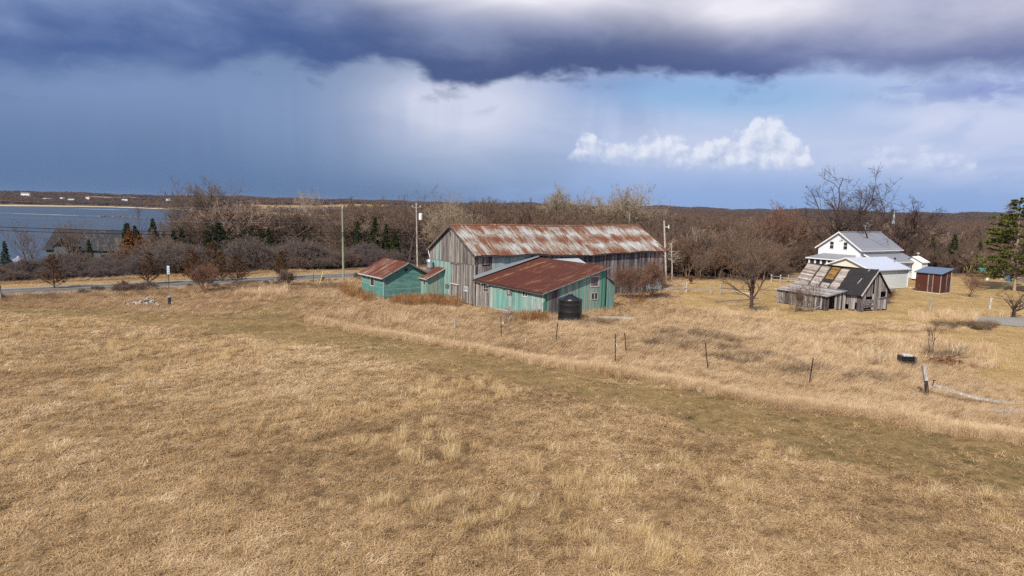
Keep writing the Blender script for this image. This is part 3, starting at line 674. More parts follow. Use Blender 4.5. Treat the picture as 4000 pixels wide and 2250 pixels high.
def rm(s):
    if 0.65 < s < 2.35: return DARKGREY
    if s > lr - 0.6 or s < .6: return GREENTRIM
    return TEALFADE if R.random() < .6 else TEAL
wall_boards(lean, L1, L2, 0.15, rtop, 0.24, rm, holes=rh, jit=0.06)
window(lean, L1, L2, 7.3, 8.6, 3.0, 4.05, PALETRIM, cols=1, rows=1, fw=0.09, glass=DARKGREY)
window(lean, L1, L2, 7.5, 8.5, 1.45, 2.15, PALETRIM, cols=2, rows=1, fw=0.08, bars=0.1)
wall_boards(lean, L2, L3, 0.15, lambda s: 5.1 + 0.5 * s / math.dist(L2, L3), 0.4, DARKGREY)
le0, le1, lr1, lr0 = (-0.42, -0.15, 3.30), (2.05, -10.45, 2.72), (12.75, -9.85, 5.25), (9.3, -0.12, 5.72)
sheet_roof(lean, le1, le0, lr0, lr1, ROOF_RUST, width=0.78, rows=2, amp=0.014, waves=4)
v0, v1 = Vector(le0), Vector(le1)
MB().bar(v0 + Vector((-.03, 0, -.05)), v1 + Vector((-.03, 0, -.05)), 0.12, 0.12).build('gutter', plain('dark_rust_gutter', (0.06, 0.035, 0.028), .8), lean)
MB().bar(v0 + Vector((.04, 0, -.17)), v1 + Vector((.04, 0, -.17)), 0.05, 0.10).build('fascia', PALETRIM, lean)
MB().bar(Vector(le1) + Vector((0, .03, -.09)), Vector(lr1) + Vector((0, .03, -.09)), 0.05, 0.15).build('rake_board', SILVER, lean)
MB().face([(-0.42, -0.55, 3.42), (9.15, -0.62, 5.84), (9.15, -0.1, 6.1), (-0.42, -0.1, 3.72)]).build('flashing', GALV, lean)
# ------------------------------------------------------------------ annex hut
annex = tag(barn_empty('annex_hut'), 'tiny teal hut with pale metal roof at the lean-to right end', 'hut')
a0, a1, a2, a3 = (12.6, -9.35), (14.0, -9.2), (14.0, -6.8), (12.6, -6.8)
wall_boards(annex, a0, a1, 0.1, lambda s: 3.75 - .45 * s, 0.24, TEAL); wall_boards(annex, a1, a2, 0.1, lambda s: 3.1, 0.24, TEALFADE); wall_boards(annex, a2, a3, .1, lambda s: 3.1 + .45 * s, .24, TEALFADE)
sheet_roof(annex, (14.35, -9.65, 3.05), (14.35, -6.5, 3.05), (12.5, -6.5, 3.95), (12.5, -9.65, 3.95), ROOF_ZINC, width=.8, rows=1, amp=.02)
# ------------------------------------------------------------------ milk house
milk = tag(barn_empty('milk_house'), 'teal clapboard shed with low rust brown gable roof, left of the barn', 'shed')
M0, M1, MB0, MB1, MR = -7.72, -1.25, 8.82, 15.3, -4.48
MB().box(M0 + .03, M1, MB0 + .03, MB1, -0.1, 0.45).build('foundation', CONCRETE, milk)
clapboards(milk, (M0, MB1), (M0, MB0), 0.45, 3.1, 0.165, TEALCLAP, holes=[(2.62, 3.72, 1.62, 2.72)])
window(milk, (M0, MB1), (M0, MB0), 2.65, 3.7, 1.66, 2.7, PALETRIM, cols=1, rows=1, fw=.08)
zg = lambda z: (0, M1 - M0) if z < 3.1 else ((z - 3.1) / 1.62 * (MR - M0), (M1 - M0) - (z - 3.1) / 1.62 * (M1 - MR))
clapboards(milk, (M0, MB0), (M1, MB0), 0.45, 4.68, 0.165, TEALCLAP, srange=zg, holes=[(2.8, 3.3, 3.62, 4.1)])
window(milk, (M0, MB0), (M1, MB0), 2.84, 3.26, 3.64, 4.08, GREENTRIM, cols=1, rows=1, fw=.05, name='vent', glass=TAR)
MB().box(M0 - .06, M0 + .06, MB0 - .06, MB0 + .04, .42, 3.1).build('corner_board', TEALPALE, milk)
MB().box(M0, M1, MB1 - .05, MB1, 0, 3.1).build('rear_wall', TEAL, milk); MB().box(M1 - .05, M1, MB0 + .04, MB1 - .06, 0, 3.1).build('side_wall', TEAL, milk)
mo = 0.42; ms = 1.62 / (MR - M0); mez = 3.1 - mo * ms + .1; mrz = 4.82
sheet_roof(milk, (M0 - mo, MB1 + mo, mez), (M0 - mo, MB0 - mo, mez), (MR, MB0 - mo, mrz), (MR, MB1 + mo, mrz), ROOF_MILK, width=.7, rows=1, amp=.014, waves=4)
sheet_roof(milk, (M1 + mo, MB0 - mo, mez), (M1 + mo, MB1 + mo, mez), (MR, MB1 + mo, mrz), (MR, MB0 - mo, mrz), ROOF_MILK, width=.7, rows=1, amp=.014, waves=4)
MB().bar((M0 - mo, MB1 + mo, mez - .1), (M0 - mo, MB0 - mo, mez - .1), .04, .17).build('fascia', PALETRIM, milk)
MB().bar((M0 - mo, MB0 - mo + .02, mez - .09), (MR, MB0 - mo + .02, mrz - .09), .04, .16).build('rake_board', SILVER, milk)
MB().bar((M1 + mo, MB0 - mo + .02, mez - .09), (MR, MB0 - mo + .02, mrz - .09), .04, .16).build('rake_board', DARKGREY, milk)
# ------------------------------------------------------------------ link shed
lk = tag(barn_empty('link_shed'), 'small teal board shed with rusty sloping roof joining clapboard shed to barn', 'shed')
wall_boards(lk, (-2.5, 8.8), (-2.5, 7.3), 0.1, lambda s: 2.85, 0.2, lambda s: TEALFADE if R.random() < .5 else TEAL, holes=[(.55, 1.1, 1.9, 2.5)])
window(lk, (-2.5, 8.8), (-2.5, 7.3), .58, 1.07, 1.93, 2.47, PALETRIM, cols=1, rows=1, fw=.06)
wall_boards(lk, (-2.5, 7.3), (-0.06, 7.3), 0.1, lambda s: 2.85 + s * .47, 0.2, lambda s: TEAL if R.random() < .6 else TEALFADE)
sheet_roof(lk, (-2.85, 9.2, 2.82), (-2.85, 6.95, 2.82), (-0.07, 6.95, 4.08), (-0.07, 9.2, 4.08), ROOF_MILK, width=.75, rows=1, amp=.014)
MB().bar((-2.87, 9.2, 2.74), (-2.87, 6.95, 2.74), .04, .13).bar((-2.85, 6.93, 2.75), (-0.1, 6.93, 4.0), .04, .13).build('fascia', PALETRIM, lk)
duct = tag(barn_empty('metal_duct'), 'bent silver sheet metal duct between the clapboard shed and barn gable', 'duct')
MB().tube([(-0.75, 9.75, 3.7), (-0.75, 9.75, 4.1), (-0.78, 9.75, 4.6), (-0.9, 9.8, 5.0)], [.5, .4, .36, .36], 16).build('pipe', GALV, duct, True)

# ------------------------------------------------------------------ black water tank
t = G(2225, 1256); tank = tag(empty('water_tank', (t[0], t[1], 0)), 'black plastic water tank with conical lid beside the lean-to', 'tank')
rt = 1.27; prof = [(rt, 0)]
for i in range(3): z = 0.3 + i * .75; prof += [(rt, z), (rt + .012, z + .03), (rt + .012, z + .1), (rt, z + .13)]
prof += [(rt, 2.3), (rt + .03, 2.33), (rt + .03, 2.38), (rt - .05, 2.42)]
MB().lathe(prof, 48).build('body', BLACKPOLY, tank, True)
dome = MB(); 
for k in range(8):
    a0_, a1_ = 2 * math.pi * k / 8, 2 * math.pi * (k + 1) / 8
    for f0, f1, ra, rb, za, zb in ((0, .08, 1, 1, .05, .05), (.08, .92, 1, 1, 0, 0), (.92, 1, 1, 1, .05, .05)):
        b0_, b1_ = a0_ + (a1_ - a0_) * f0, a0_ + (a1_ - a0_) * f1
        dome.face([(1.24 * math.cos(b0_), 1.24 * math.sin(b0_), 2.40 + za), (1.24 * math.cos(b1_), 1.24 * math.sin(b1_), 2.40 + zb), (.22 * math.cos(b1_), .22 * math.sin(b1_), 2.86 + zb), (.22 * math.cos(b0_), .22 * math.sin(b0_), 2.86 + za)])
dome.build('dome', BLACKPOLY, tank); MB().lathe([(.24, 2.8), (.26, 2.93), (.2, 2.97)], 20).build('lid', BLACKPOLY, tank, True)
MB().box(-.3, .02, -1.27, -1.18, 2.40, 2.5).build('label_plate', PALETRIM, tank)

# ------------------------------------------------------------------ farmhouse
HL, HW, HE, HR = 13.76, 9.39, 5.5, 8.7; ho = 0.45
house = tag(empty('farmhouse', (63.08, 123.64, 0), rad(31.6)), 'white two storey farmhouse with grey metal gable roof and porch', 'house')
# local x along the ridge, y across; gable at x=ho faces the viewer's left
hx0, hx1, hy0, hy1 = ho, HL - ho, ho, HW - ho; hm = HW / 2; hs = (HR - HE) / hm
hwt = HE + ho * hs
gs = lambda z: (0, hy1 - hy0) if z < hwt else ((z - hwt) / hs, (hy1 - hy0) - (z - hwt) / hs)
HP, HQ = (hx0, hy1), (hx0, hy0)
hw_ = [(2.35, 3.15, 5.5, 6.9), (5.1, 5.9, 5.5, 6.9)]
clapboards(house, HP, HQ, 0.5, HR - .25, 0.2, WHITE, srange=gs, holes=hw_, thick=.02)
for a in hw_: window(house, HP, HQ, a[0] + .03, a[1] - .03, a[2] + .05, a[3] - .05, WHITE, 1, 2, fw=.06, bars=.07)
clapboards(house, (hx0, hy0), (hx1, hy0), 0.5, hwt, 0.2, WHITE, thick=.02)
MB().box(hx0 + .02, hx1, hy1 - .1, hy1 - .02, 0, hwt).box(hx1 - .1, hx1 - .02, hy0 + .05, hy1 - .12, 0, hwt).build('rear_wall', WHITE, house)
MB().box(hx0 + .03, hx1 - .03, hy0 + .03, hy1 - .03, -.1, .5).build('foundation', CONCRETE, house)
slab(house, 'roof_slope', [(0, 0, HE), (HL, 0, HE), (HL, hm, HR), (0, hm, HR)], .1, GREYROOF)
slab(house, 'roof_slope', [(0, hm, HR), (HL, hm, HR), (HL, HW, HE), (0, HW, HE)], .1, GREYROOF)
for i in range(1, 27): x = HL * i / 27; MB().bar((x, 0.02, HE + .012), (x, hm, HR + .012), .035, .03).build('roof_seam', GREYROOF, house)
MB().bar((0, hm, HR + .05), (HL, hm, HR + .05), .3, .07).build('ridge_cap', PALEROOF, house)
for y in (0, HW): MB().bar((-.03, y, HE - .02), (-.03, hm, HR - .02), .05, .22).build('rake_board', WHITE, house)
MB().bar((0, -.03, HE - .08), (HL, -.03, HE - .08), .1, .14).build('gutter', WHITE, house)
MB().tube([(8.6, hm + .2, HR - .2), (8.6, hm + .2, HR + 1.1)], [.14, .14], 10).lathe([(.2, HR + 1.05), (.24, HR + 1.2), (.1, HR + 1.3)], 10, (8.6, hm + .2)).build('chimney_pipe', GALV, house)
MB().bar((hx0 - .15, hm - .5, 7.15), (hx0 - .15, hm - .5, 7.75), .05, .05).bar((hx0 - .3, hm - .1, 7.2), (hx0 - .05, hm - .75, 7.2), .06, .05).build('wall_bracket', DARKIRON, house)
# porch across the gable
px0 = hx0 - 2.6
slab(house, 'porch_roof', [(px0 - .3, -.2, 3.75), (hx0 - .02, 1.3, 4.6), (hx0 - .02, hy1 - 1.2, 4.6), (px0 - .3, hy1 + .6, 3.75)], .08, GREYROOF)
MB().face([(px0 - .3, hy1 + .6, 3.75), (hx0 - .02, hy1 - 1.2, 4.6), (hx0 - .02, hy1 + .6, 3.75)]).build('porch_roof_hip', GREYROOF, house)
MB().bar((px0 - .32, -.2, 3.64), (px0 - .32, hy1 + .6, 3.64), .05, .2).bar((px0 - .3, hy1 + .62, 3.64), (hx0, hy1 + .62, 3.64), .05, .2).build('porch_fascia', WHITE, house)
for i in range(8):
    y = 0.3 + (hy1 - .3) * i / 7; MB().box(px0, px0 + .22, y - .16, y + .16, .5, 3.6).build('porch_post', WHITE, house)
    if i < 7: MB().box(px0 + .08, px0 + .1, y + .17, y + (hy1 - .3) / 7 - .17, 1.5, 3.55).build('porch_window', GLASS, house)
MB().box(px0 + .02, px0 + .2, .1, hy1 + .1, .3, 1.45).box(px0 + .22, hx0, hy1 - .12, hy1 - .02, .3, 3.6).build('porch_wall', WHITE, house)
# lower lean addition along the near side
slab(house, 'side_roof', [(1.2, -2.9, 3.55), (HL + .2, -2.9, 3.55), (HL + .2, hy0 - .03, 4.95), (1.2, hy0 - .03, 4.95)], .09, GREYROOF)
MB().bar((1.17, -2.9, 3.5), (1.17, hy0, 4.9), .05, .26).build('side_rake', WHITE, house); MB().bar((1.2, -2.93, 3.46), (HL + .2, -2.93, 3.46), .08, .16).build('side_gutter', WHITE, house)
clapboards(house, (1.5, -2.6), (HL, -2.6), .4, 3.5, .2, PALEGREY, holes=[(8.6, 10.9, 1.5, 3.2)], thick=.02)  # white house siding greyed here: the shade of this side is put into its colour
window(house, (1.5, -2.6), (HL, -2.6), 8.65, 10.85, 1.55, 3.15, WHITE, 3, 1, fw=.06)
clapboards(house, (1.5, hy0), (1.5, -2.6), .4, 3.5, .2, WHITE, thick=.02); MB().box(1.52, HL, -2.58, -2.5, 0, .4).build('side_foundation', CONCRETE, house)
# rear wing
slab(house, 'wing_roof', [(HL - 1.6, -4.6, 3.5), (HL + .9, -4.6, 3.5), (HL + .9, -2.6, 4.5), (HL - 1.6, -2.6, 4.5)], .09, WHITE)
slab(house, 'wing_roof', [(HL - 1.6, -2.6, 4.5), (HL + .9, -2.6, 4.5), (HL + .9, -.6, 3.5), (HL - 1.6, -.6, 3.5)], .09, GREYROOF)
clapboards(house, (HL - 1.35, -2.65), (HL - 1.35, -4.3), .3, 3.55, .2, WHITE, thick=.02); clapboards(house, (HL - 1.35, -4.3), (HL + .7, -4.3), .3, 3.55, .2, WHITE, thick=.02)
MB().face([(HL - 1.34, -4.3, 3.55), (HL - 1.34, -.8, 3.55), (HL - 1.34, -2.6, 4.4)]).build('wing_gable', WHITE, house)
m = MB().tube([(HL + .3, -2.6, 4.4), (HL + .3, -2.6, 5.0)], [.04, .04], 6); m.lathe([(.05, 4.95), (.3, 5.0), (.32, 5.1)], 12, (HL + .3, -2.6)); m.build('satellite_dish', PVC, house)

# ------------------------------------------------------------------ garage
gar = tag(empty('garage', (56.58, 107.36, 0), rad(29.44)), 'low pale garage with light metal gable roof in front of the farmhouse', 'garage')
GL_, GW, GE, GR = 10.9, 9.04, 3.3, 5.0; go = .35; gm = GW / 2; gsl = (GR - GE) / gm; gwt = GE + go * gsl
ggs = lambda z: (0, GW - 2 * go) if z < gwt else ((z - gwt) / gsl, GW - 2 * go - (z - gwt) / gsl)
clapboards(gar, (go, GW - go), (go, go), .15, GR - .15, .22, CREAM, srange=ggs, thick=.022)
clapboards(gar, (go, go), (GL_ - go, go), .15, gwt, .22, PALEGREY, thick=.022)
MB().box(go + .02, GL_ - go, GW - go - .1, GW - go, 0, gwt).box(GL_ - go - .1, GL_ - go, go + .05, GW - go - .12, 0, gwt).build('rear_wall', PALEGREY, gar)
MB().box(go + .03, GL_ - go, go + .03, GW - go - .13, -.1, .15).build('foundation', CONCRETE, gar)
slab(gar, 'roof_slope', [(0, 0, GE), (GL_, 0, GE), (GL_, gm, GR), (0, gm, GR)], .08, PALEROOF); slab(gar, 'roof_slope', [(0, gm, GR), (GL_, gm, GR), (GL_, GW, GE), (0, GW, GE)], .08, PALEROOF)
for i in range(1, 16): x = GL_ * i / 16; MB().bar((x, .02, GE + .012), (x, gm, GR + .012), .03, .025).build('roof_seam', PALEROOF, gar)
for y in (0, GW): MB().bar((-.03, y, GE - .03), (-.03, gm, GR - .03), .04, .18).build('rake_board', WHITE, gar)
MB().bar((0, -.04, GE - .07), (GL_, -.04, GE - .07), .1, .12).build('gutter', PALEROOF, gar)
MB().tube([(GL_ - .4, -.02, GE - .1), (GL_ - .45, go - .1, GE - .4), (GL_ - .45, go - .1, .25), (GL_ + .3, go - .4, .08)], [.06] * 4, 6).build('downspout', WHITE, gar)
m = MB().tube([(GL_ - 1.0, 2.4, GE + .8), (GL_ - 1.0, 2.4, GE + 1.6)], [.03, .03], 6); m.bar((GL_ - 1.2, 2.4, GE + 1.6), (GL_ - .7, 2.4, GE + 1.5), .05, .3); m.build('weather_vane', DARKIRON, gar)

# ------------------------------------------------------------------ rusty tool shed
red = tag(empty('tool_shed', (66.66, 105.73, 0), rad(32.69)), 'rust red sheet metal shed with slate blue roof beside the garage', 'shed')
RL, RW = 3.79, 3.1
MB().box(-.05, RW + .05, -.05, RL + .05, -.05, .12).build('sill', PALETRIM, red)
def metal_wall(P_, Q_, zt_, cols):
    P_, Q_ = Vector((*P_, 0)), Vector((*Q_, 0)); dd = (Q_ - P_); L_ = dd.length; dd /= L_; nn = Vector((dd.y, -dd.x, 0))
    for i in range(cols):
        m = MB(); pr = None
        for q in range(9):
            s = L_ * (i + q / 8) / cols; p = P_ + dd * s + nn * (.012 if q % 2 else 0) + nn * .01 * (i % 2); a, b = (p.x, p.y, .12), (p.x, p.y, zt_(s))
            if pr: m.face([pr[0], a, b, pr[1]], [(pr[2], .1), (s, .1), (s, 3), (pr[2], 3)])
            pr = (a, b, s)
        m.build('wall_sheet', SHED_RUST, red)
metal_wall((0, RL), (0, 0), lambda s: 3.05, 4); metal_wall((0, 0), (RW, 0), lambda s: 3.05 + .72 * s / RW, 3)
metal_wall((RW, 0), (RW, RL), lambda s: 3.77, 4); metal_wall((RW, RL), (0, RL), lambda s: 3.77 - .72 * s / RW, 3)
for x, y, w in ((-.03, 1.75, .16), (-.03, 1.1, .1)): MB().box(x - .04, x, y, y + w, .12, 3.0).build('batten', SILVER, red)
MB().box(-.05, .02, -.05, .05, .12, 3.05).build('corner_board', SILVER, red); MB().box(1.7, 1.8, -.06, -.02, .12, 3.3).build('batten', SILVER, red)
MB().box(RW - .06, RW + .05, -.06, .05, .12, 3.7).build('corner_board', TEALPALE, red)
for i in range(6):
    y0, y1 = -.28 + (RL + .56) * i / 6, -.28 + (RL + .56) * (i + 1) / 6 - .03
    MB().hexa([(-.3, y0, 3.08), (RW + .3, y0, 3.83), (RW + .3, y1, 3.83), (-.3, y1, 3.08), (-.3, y0, 3.16), (RW + .3, y0, 3.91), (RW + .3, y1, 3.91), (-.3, y1, 3.16)]).build('roof_sheet', BLUEROOF, red)

# ------------------------------------------------------------------ ruined shed
ruin = tag(empty('ruined_shed', (43.3, 83.9, 0), rad(25.5)), 'collapsing grey wood shed with torn black tar paper roof', 'shed')
UW, UL, UE, UR = 4.84, 10.2, 2.4, 5.2
def uz(x, y): return (UE + (UR - UE) * (1 - abs(x - UW / 2) / (UW / 2))) - 0.18 * math.sin(math.pi * min(max(y / UL, 0), 1)) * 1.3
rot_m = lambda s: [GREY, SILVER, SILVER, DARKGREY][R.randrange(4)]
wall_boards(ruin, (0, 0), (UW, 0), 0.0, lambda s: uz(s, 0) - .05, .24, rot_m, holes=[(.75, 1.9, 1.55, 1.9), (.5, 2.0, .1, .5), (3.5, 4.35, 1.75, 2.45), (1.95, 2.25, 2.2, 4.3)], jit=.25, gap=.03)
for z in (.75, 1.1, 1.35): MB().bar((.3, -.06, z), (2.2, -.06, z + R.uniform(-.1, .15)), .03, .22).build('loose_plank', DARKGREY, ruin)
MB().bar((3.2, -.06, 1.55), (4.6, -.06, 1.65), .03, .2).build('loose_plank', DARKGREY, ruin)
wall_boards(ruin, (0, UL), (0, 0), 0.0, lambda s: UE - .05 - .18 * math.sin(math.pi * s / UL), .28, rot_m, holes=[(7.3, 8.5, .0, .75), (9.3, 9.6, .2, 1.1)], jit=.2, gap=.03, lift=.1)
wall_boards(ruin, (UW, 0), (UW, UL), 0, lambda s: UE - .1, .4, DARKGREY); wall_boards(ruin, (UW, UL), (0, UL), 0, lambda s: uz(UW - s, UL) - .05, .4, DARKGREY)
# near slope: shingle courses in bays between tar strips, tar sheet over the front third
def rp(t, y, off=0.0):                                              # t 0 eave .. 1 ridge
    x = -.35 + (UW / 2 + .35) * t; return Vector((x, y, uz(x, y) + .06 + off - (0.35 * (UR - UE) / (UW / 2) * 0 if x > 0 else 0)))
bays = [(3.75, 5.0), (5.25, 6.45), (6.75, 8.15), (8.4, 10.55)]; nrow = 17
for bi, (y0, y1) in enumerate(bays):
    for r0 in range(nrow):
        if bi == 1 and 6 <= r0 <= 8: continue
        if bi == 0 and r0 < 3 and R.random() < .5: continue
        mat = SHINGLEMOSS if (bi == 1 and r0 > 8) or (bi == 0 and (r0 == nrow - 1 or r0 < 2)) else SHINGLE
        t0, t1 = r0 / nrow - .008, (r0 + 1) / nrow + .01; a, b = y0 + R.uniform(-.06, .06), y1 + R.uniform(-.06, .06); lft = R.uniform(.02, .05)
        p = [rp(t0, a, lft), rp(t0, b, lft + R.uniform(-.01, .02)), rp(t1, b, .008), rp(t1, a, .008)]
        MB().hexa([(q.x, q.y, q.z - .025) for q in (p[0], p[3], p[2], p[1])] + [tuple(q) for q in (p[0], p[3], p[2], p[1])]).build('shingle_course', mat, ruin)
m = MB(); N_ = 12
for i in range(N_):
    ya, yb = -.25 + (UL + .5) * i / N_, -.25 + (UL + .5) * (i + 1) / N_; p = [rp(0, ya, -.03), rp(1, ya, -.03), rp(1, yb, -.03), rp(0, yb, -.03)]; m.face(p)
m.build('roof_deck', TAR, ruin)
m = MB()
for i in range(6):
    for j in range(6):
        ya, yb = -.3 + 3.9 * i / 6, -.3 + 3.9 * (i + 1) / 6; ta, tb = j / 6 - .01, (j + 1) / 6; e = lambda t, y: .05 + .02 * math.sin(y * 5 + t * 9)
        m.face([rp(ta, ya, e(ta, ya)), rp(tb, ya, e(tb, ya)), rp(tb, yb, e(tb, yb)), rp(ta, yb, e(ta, yb))])
m.build('tar_sheet', TAR, ruin)
MB().bar(rp(.42, 1.35, .1), rp(.62, 1.2, .1), .12, .02).build('torn_strip', SILVER, ruin); MB().bar(rp(.02, 3.55, .1), rp(.14, 3.5, .1), .25, .02).build('torn_strip', GALV, ruin); MB().bar(rp(.9, 1.0, .1), rp(.98, .95, .1), .2, .02).build('torn_strip', SILVER, ruin)
MB().bar(rp(-.02, -.3, .04), rp(1.02, -.3, .04), .12, .12).build('rake_board', SILVER, ruin)
p = [(UW / 2, -.3, UR + .05), (UW + .35, -.3, UE - .25), (UW + .35, UL + .2, UE - .25), (UW / 2, UL + .2, UR + .05)]
MB().hexa([(x, y, z - .05) for x, y, z in p] + p).build('far_roof_slope', TAR, ruin)
# lean-to on its left side
ul = [(-3.6, 2.2), (-3.6, 10.0)]
sheet_like = []
for i in range(13):
    t0, t1 = i / 13, (i + 1) / 13; x0, x1 = -3.95 + 3.75 * t0, -3.95 + 3.75 * t1; z0, z1 = 1.85 + .62 * t0, 1.85 + .62 * t1; l_ = R.uniform(.01, .04)
    MB().hexa([(x0, 1.95, z0 - .02), (x1 + .03, 1.95, z1 - .02), (x1 + .03, 10.3, z1 - .02), (x0, 10.3, z0 - .02), (x0, 1.95, z0 + l_), (x1 + .03, 1.95, z1 + .005), (x1 + .03, 10.3, z1 + .005), (x0, 10.3, z0 + l_)]).build('shed_roof_board', SILVER if R.random() < .75 else SHINGLE, ruin)
MB().bar((-3.95, 1.93, 1.8), (-.2, 1.93, 2.42), .05, .14).build('shed_rake', GALV, ruin)
wall_boards(ruin, (-3.6, 10.0), (-3.6, 2.2), 0, lambda s: 1.88, .26, rot_m, jit=.15, gap=.02); wall_boards(ruin, (-3.6, 2.2), (-.1, 2.2), 0, lambda s: 1.9 + .58 * s / 3.6, .26, rot_m, holes=[(.65, 1.75, -.1, 1.85)], jit=.1, gap=.02)
MB().box(-3.55, -3.45, 2.25, 2.35, 0, 1.9).build('post', DARKGREY, ruin)

# ------------------------------------------------------------------ dark house by the lake and far houses
def gable_house(name, label, loc, rz, L_, W_, e, r_, wall, roof, base=0.0, group=None, chim=False, wins=0):
    h = tag(empty(name, loc, rz), label, 'house', group)
    MB().box(0, L_, 0, W_, base, e).build('wall', wall, h)
    for x in (0.0, L_): MB().hexa([(x - .02, 0, e - .05), (x + .02, 0, e - .05), (x + .02, W_, e - .05), (x - .02, W_, e - .05), (x - .02, W_ / 2 - .02, r_ - .1), (x + .02, W_ / 2 - .02, r_ - .1), (x + .02, W_ / 2 + .02, r_ - .1), (x - .02, W_ / 2 + .02, r_ - .1)]).build('gable', wall, h)
    o = .5; k = (r_ - e) / (W_ / 2); rf = slab(h, 'roof', [(-o, -o, e - o * k), (L_ + o, -o, e - o * k), (L_ + o, W_ / 2, r_), (-o, W_ / 2, r_)], .2, roof)
    slab(h, 'roof', [(-o, W_ / 2, r_), (L_ + o, W_ / 2, r_), (L_ + o, W_ + o, e - o * k), (-o, W_ + o, e - o * k)], .2, roof)
    if chim: MB().box(L_ * .6, L_ * .6 + .8, W_ / 2 - .4, W_ / 2 + .4, r_ - .6, r_ + 1.0).build('chimney', CONCRETE, rf)
    for i in range(wins):
        x = L_ * (i + .5) / wins; MB().box(x - .5, x + .5, -.06, -.01, base + (e - base) * .4, base + (e - base) * .8).build('window', GLASS, h)
    return h
p = atY(165, 1000, 165); z0 = zt(p[0], p[1])
dk = gable_house('lakeside_house', 'charcoal house with wide dark shingle roof behind the roadside brush', (p[0] + 1, p[1], 0), rad(4), 19.0, 10.0, -0.3, 3.9, plain('charcoal_siding', (.10, .11, .12), .8), DARKROOF, base=z0 - 1, wins=5)
slab(dk, 'cross_roof', [(3.2, -3.4, .1), (5.6, -3.4, 2.4), (5.6, 4, 2.4), (3.2, 4, .1)], .15, plain('slate_blue_shingle', (.12, .145, .18), .9, .08)); slab(dk, 'cross_roof', [(5.6, -3.4, 2.4), (8.0, -3.4, .1), (8.0, 4, .1), (5.6, 4, 2.4)], .15, DARKROOF)
MB().box(3.6, 7.6, -3.0, 0.1, z0 - 1, .1).build('cross_wing', plain('charcoal_board', (.12, .13, .15), .8), dk)
p = atY(72, 980, 158); z0 = zt(p[0], p[1]); gz_ = tag(empty('gazebo', (p[0], p[1], z0 + .9), 0), 'small white gazebo with grey roof beside the dark lakeside house', 'gazebo')
for k_ in range(6):
    a = math.pi / 3 * k_; MB().tube([(1.6 * math.cos(a), 1.6 * math.sin(a), 0), (1.6 * math.cos(a), 1.6 * math.sin(a), 2.5)], [.1, .1], 6).build('post', PVC, gz_)
MB().lathe([(2.2, 2.5), (2.15, 2.62), (.5, 3.2), (.4, 3.5), (.05, 3.6)], 6).build('roof', GREYROOF, gz_); MB().lathe([(1.9, -.6), (1.9, 0.0)], 6).build('floor', PALETRIM, gz_)
FAR_H = [(10, 782, 1700, 'white', 11, 'white lakeshore house at the far left tip of the opposite shore'), (95, 757, 2300, 'white', 34, 'long pale hall on the skyline at far left'), (180, 775, 1900, 'white', 26, 'long white low building above the opposite beach'), (240, 772, 2000, 'white', 13, 'white house beside the long low building across the lake'), (275, 782, 1800, 'grey', 18, 'grey roofed house above the opposite beach'), (340, 770, 2100, 'white', 12, 'single white house high above the opposite shore'), (392, 802, 1790, 'green', 18, 'pale green bungalow right above the opposite shore'), (462, 802, 1770, 'cream', 16, 'cream cottage at the water edge across the lake'), (485, 778, 2000, 'white', 20, 'bright white gabled house behind the cream cottage'), (520, 805, 1740, 'white', 9, 'small white shed at the water edge past the cream cottage'), (655, 778, 2000, 'white', 14, 'white house right of the yellow willows across the lake'), (1220, 832, 1150, 'white', 7, 'white gable peeking from shore woods left of the tall pole'), (1198, 830, 1180, 'grey', 10, 'grey roofed cottage in shore woods left of the tall pole'), (1378, 842, 900, 'white', 5, 'white cottage in woods right of the tall pole'), (1396, 840, 950, 'white', 4, 'tiny white shed in woods right of the tall pole'), (1475, 843, 800, 'white', 7, 'white boathouse at the woods gap near the bare tree'), (2252, 848, 620, 'white', 4, 'small white cabin in woods above the barn roof'), (1095, 942, 190, 'white', 3, 'white shed glimpsed through roadside brush left of the tall pole'), (3352, 886, 420, 'cream', 12, 'cream flat building in woods behind the farmhouse chimney'), (3165, 922, 190, 'white', 3.5, 'white shed between trunks left of the farmhouse'), (3840, 930, 260, 'grey', 7, 'grey shed in woods left of the big pine')]
wm = {'white': WHITE, 'grey': PALEGREY, 'green': plain('pale_green_siding', (.55, .62, .55), .6), 'cream': CREAM}
for i, (px, py, D, c_, L_, lab) in enumerate(FAR_H):
    L_ = L_ * (.72 if D > 1400 else 1.0)
    p = atY(px, py, D); s_ = L_ / 10; dz = min(p[2] - 1.0, zt(p[0], p[1])); hh = (1.8 + 1.2 * min(s_, 1.6)) if D > 500 else 2.2
    gable_house('far_house' if D > 500 else 'woodland_shed', lab, (p[0] - L_ / 2, p[1], p[2] - hh * .6), rad((i * 37) % 50 - 25), L_, min(L_ * .8, 6 + 2 * s_) if D > 500 else L_ * .7, hh, hh + .6 + 1.2 * min(s_, 1.6), wm[c_], [GREYROOF, PALEROOF, DARKROOF][i % 3] if c_ != 'white' else [DARKROOF, GREYROOF, DARKROOF][i % 3], base=min(0, dz - (p[2] - hh * .6)) - 1)
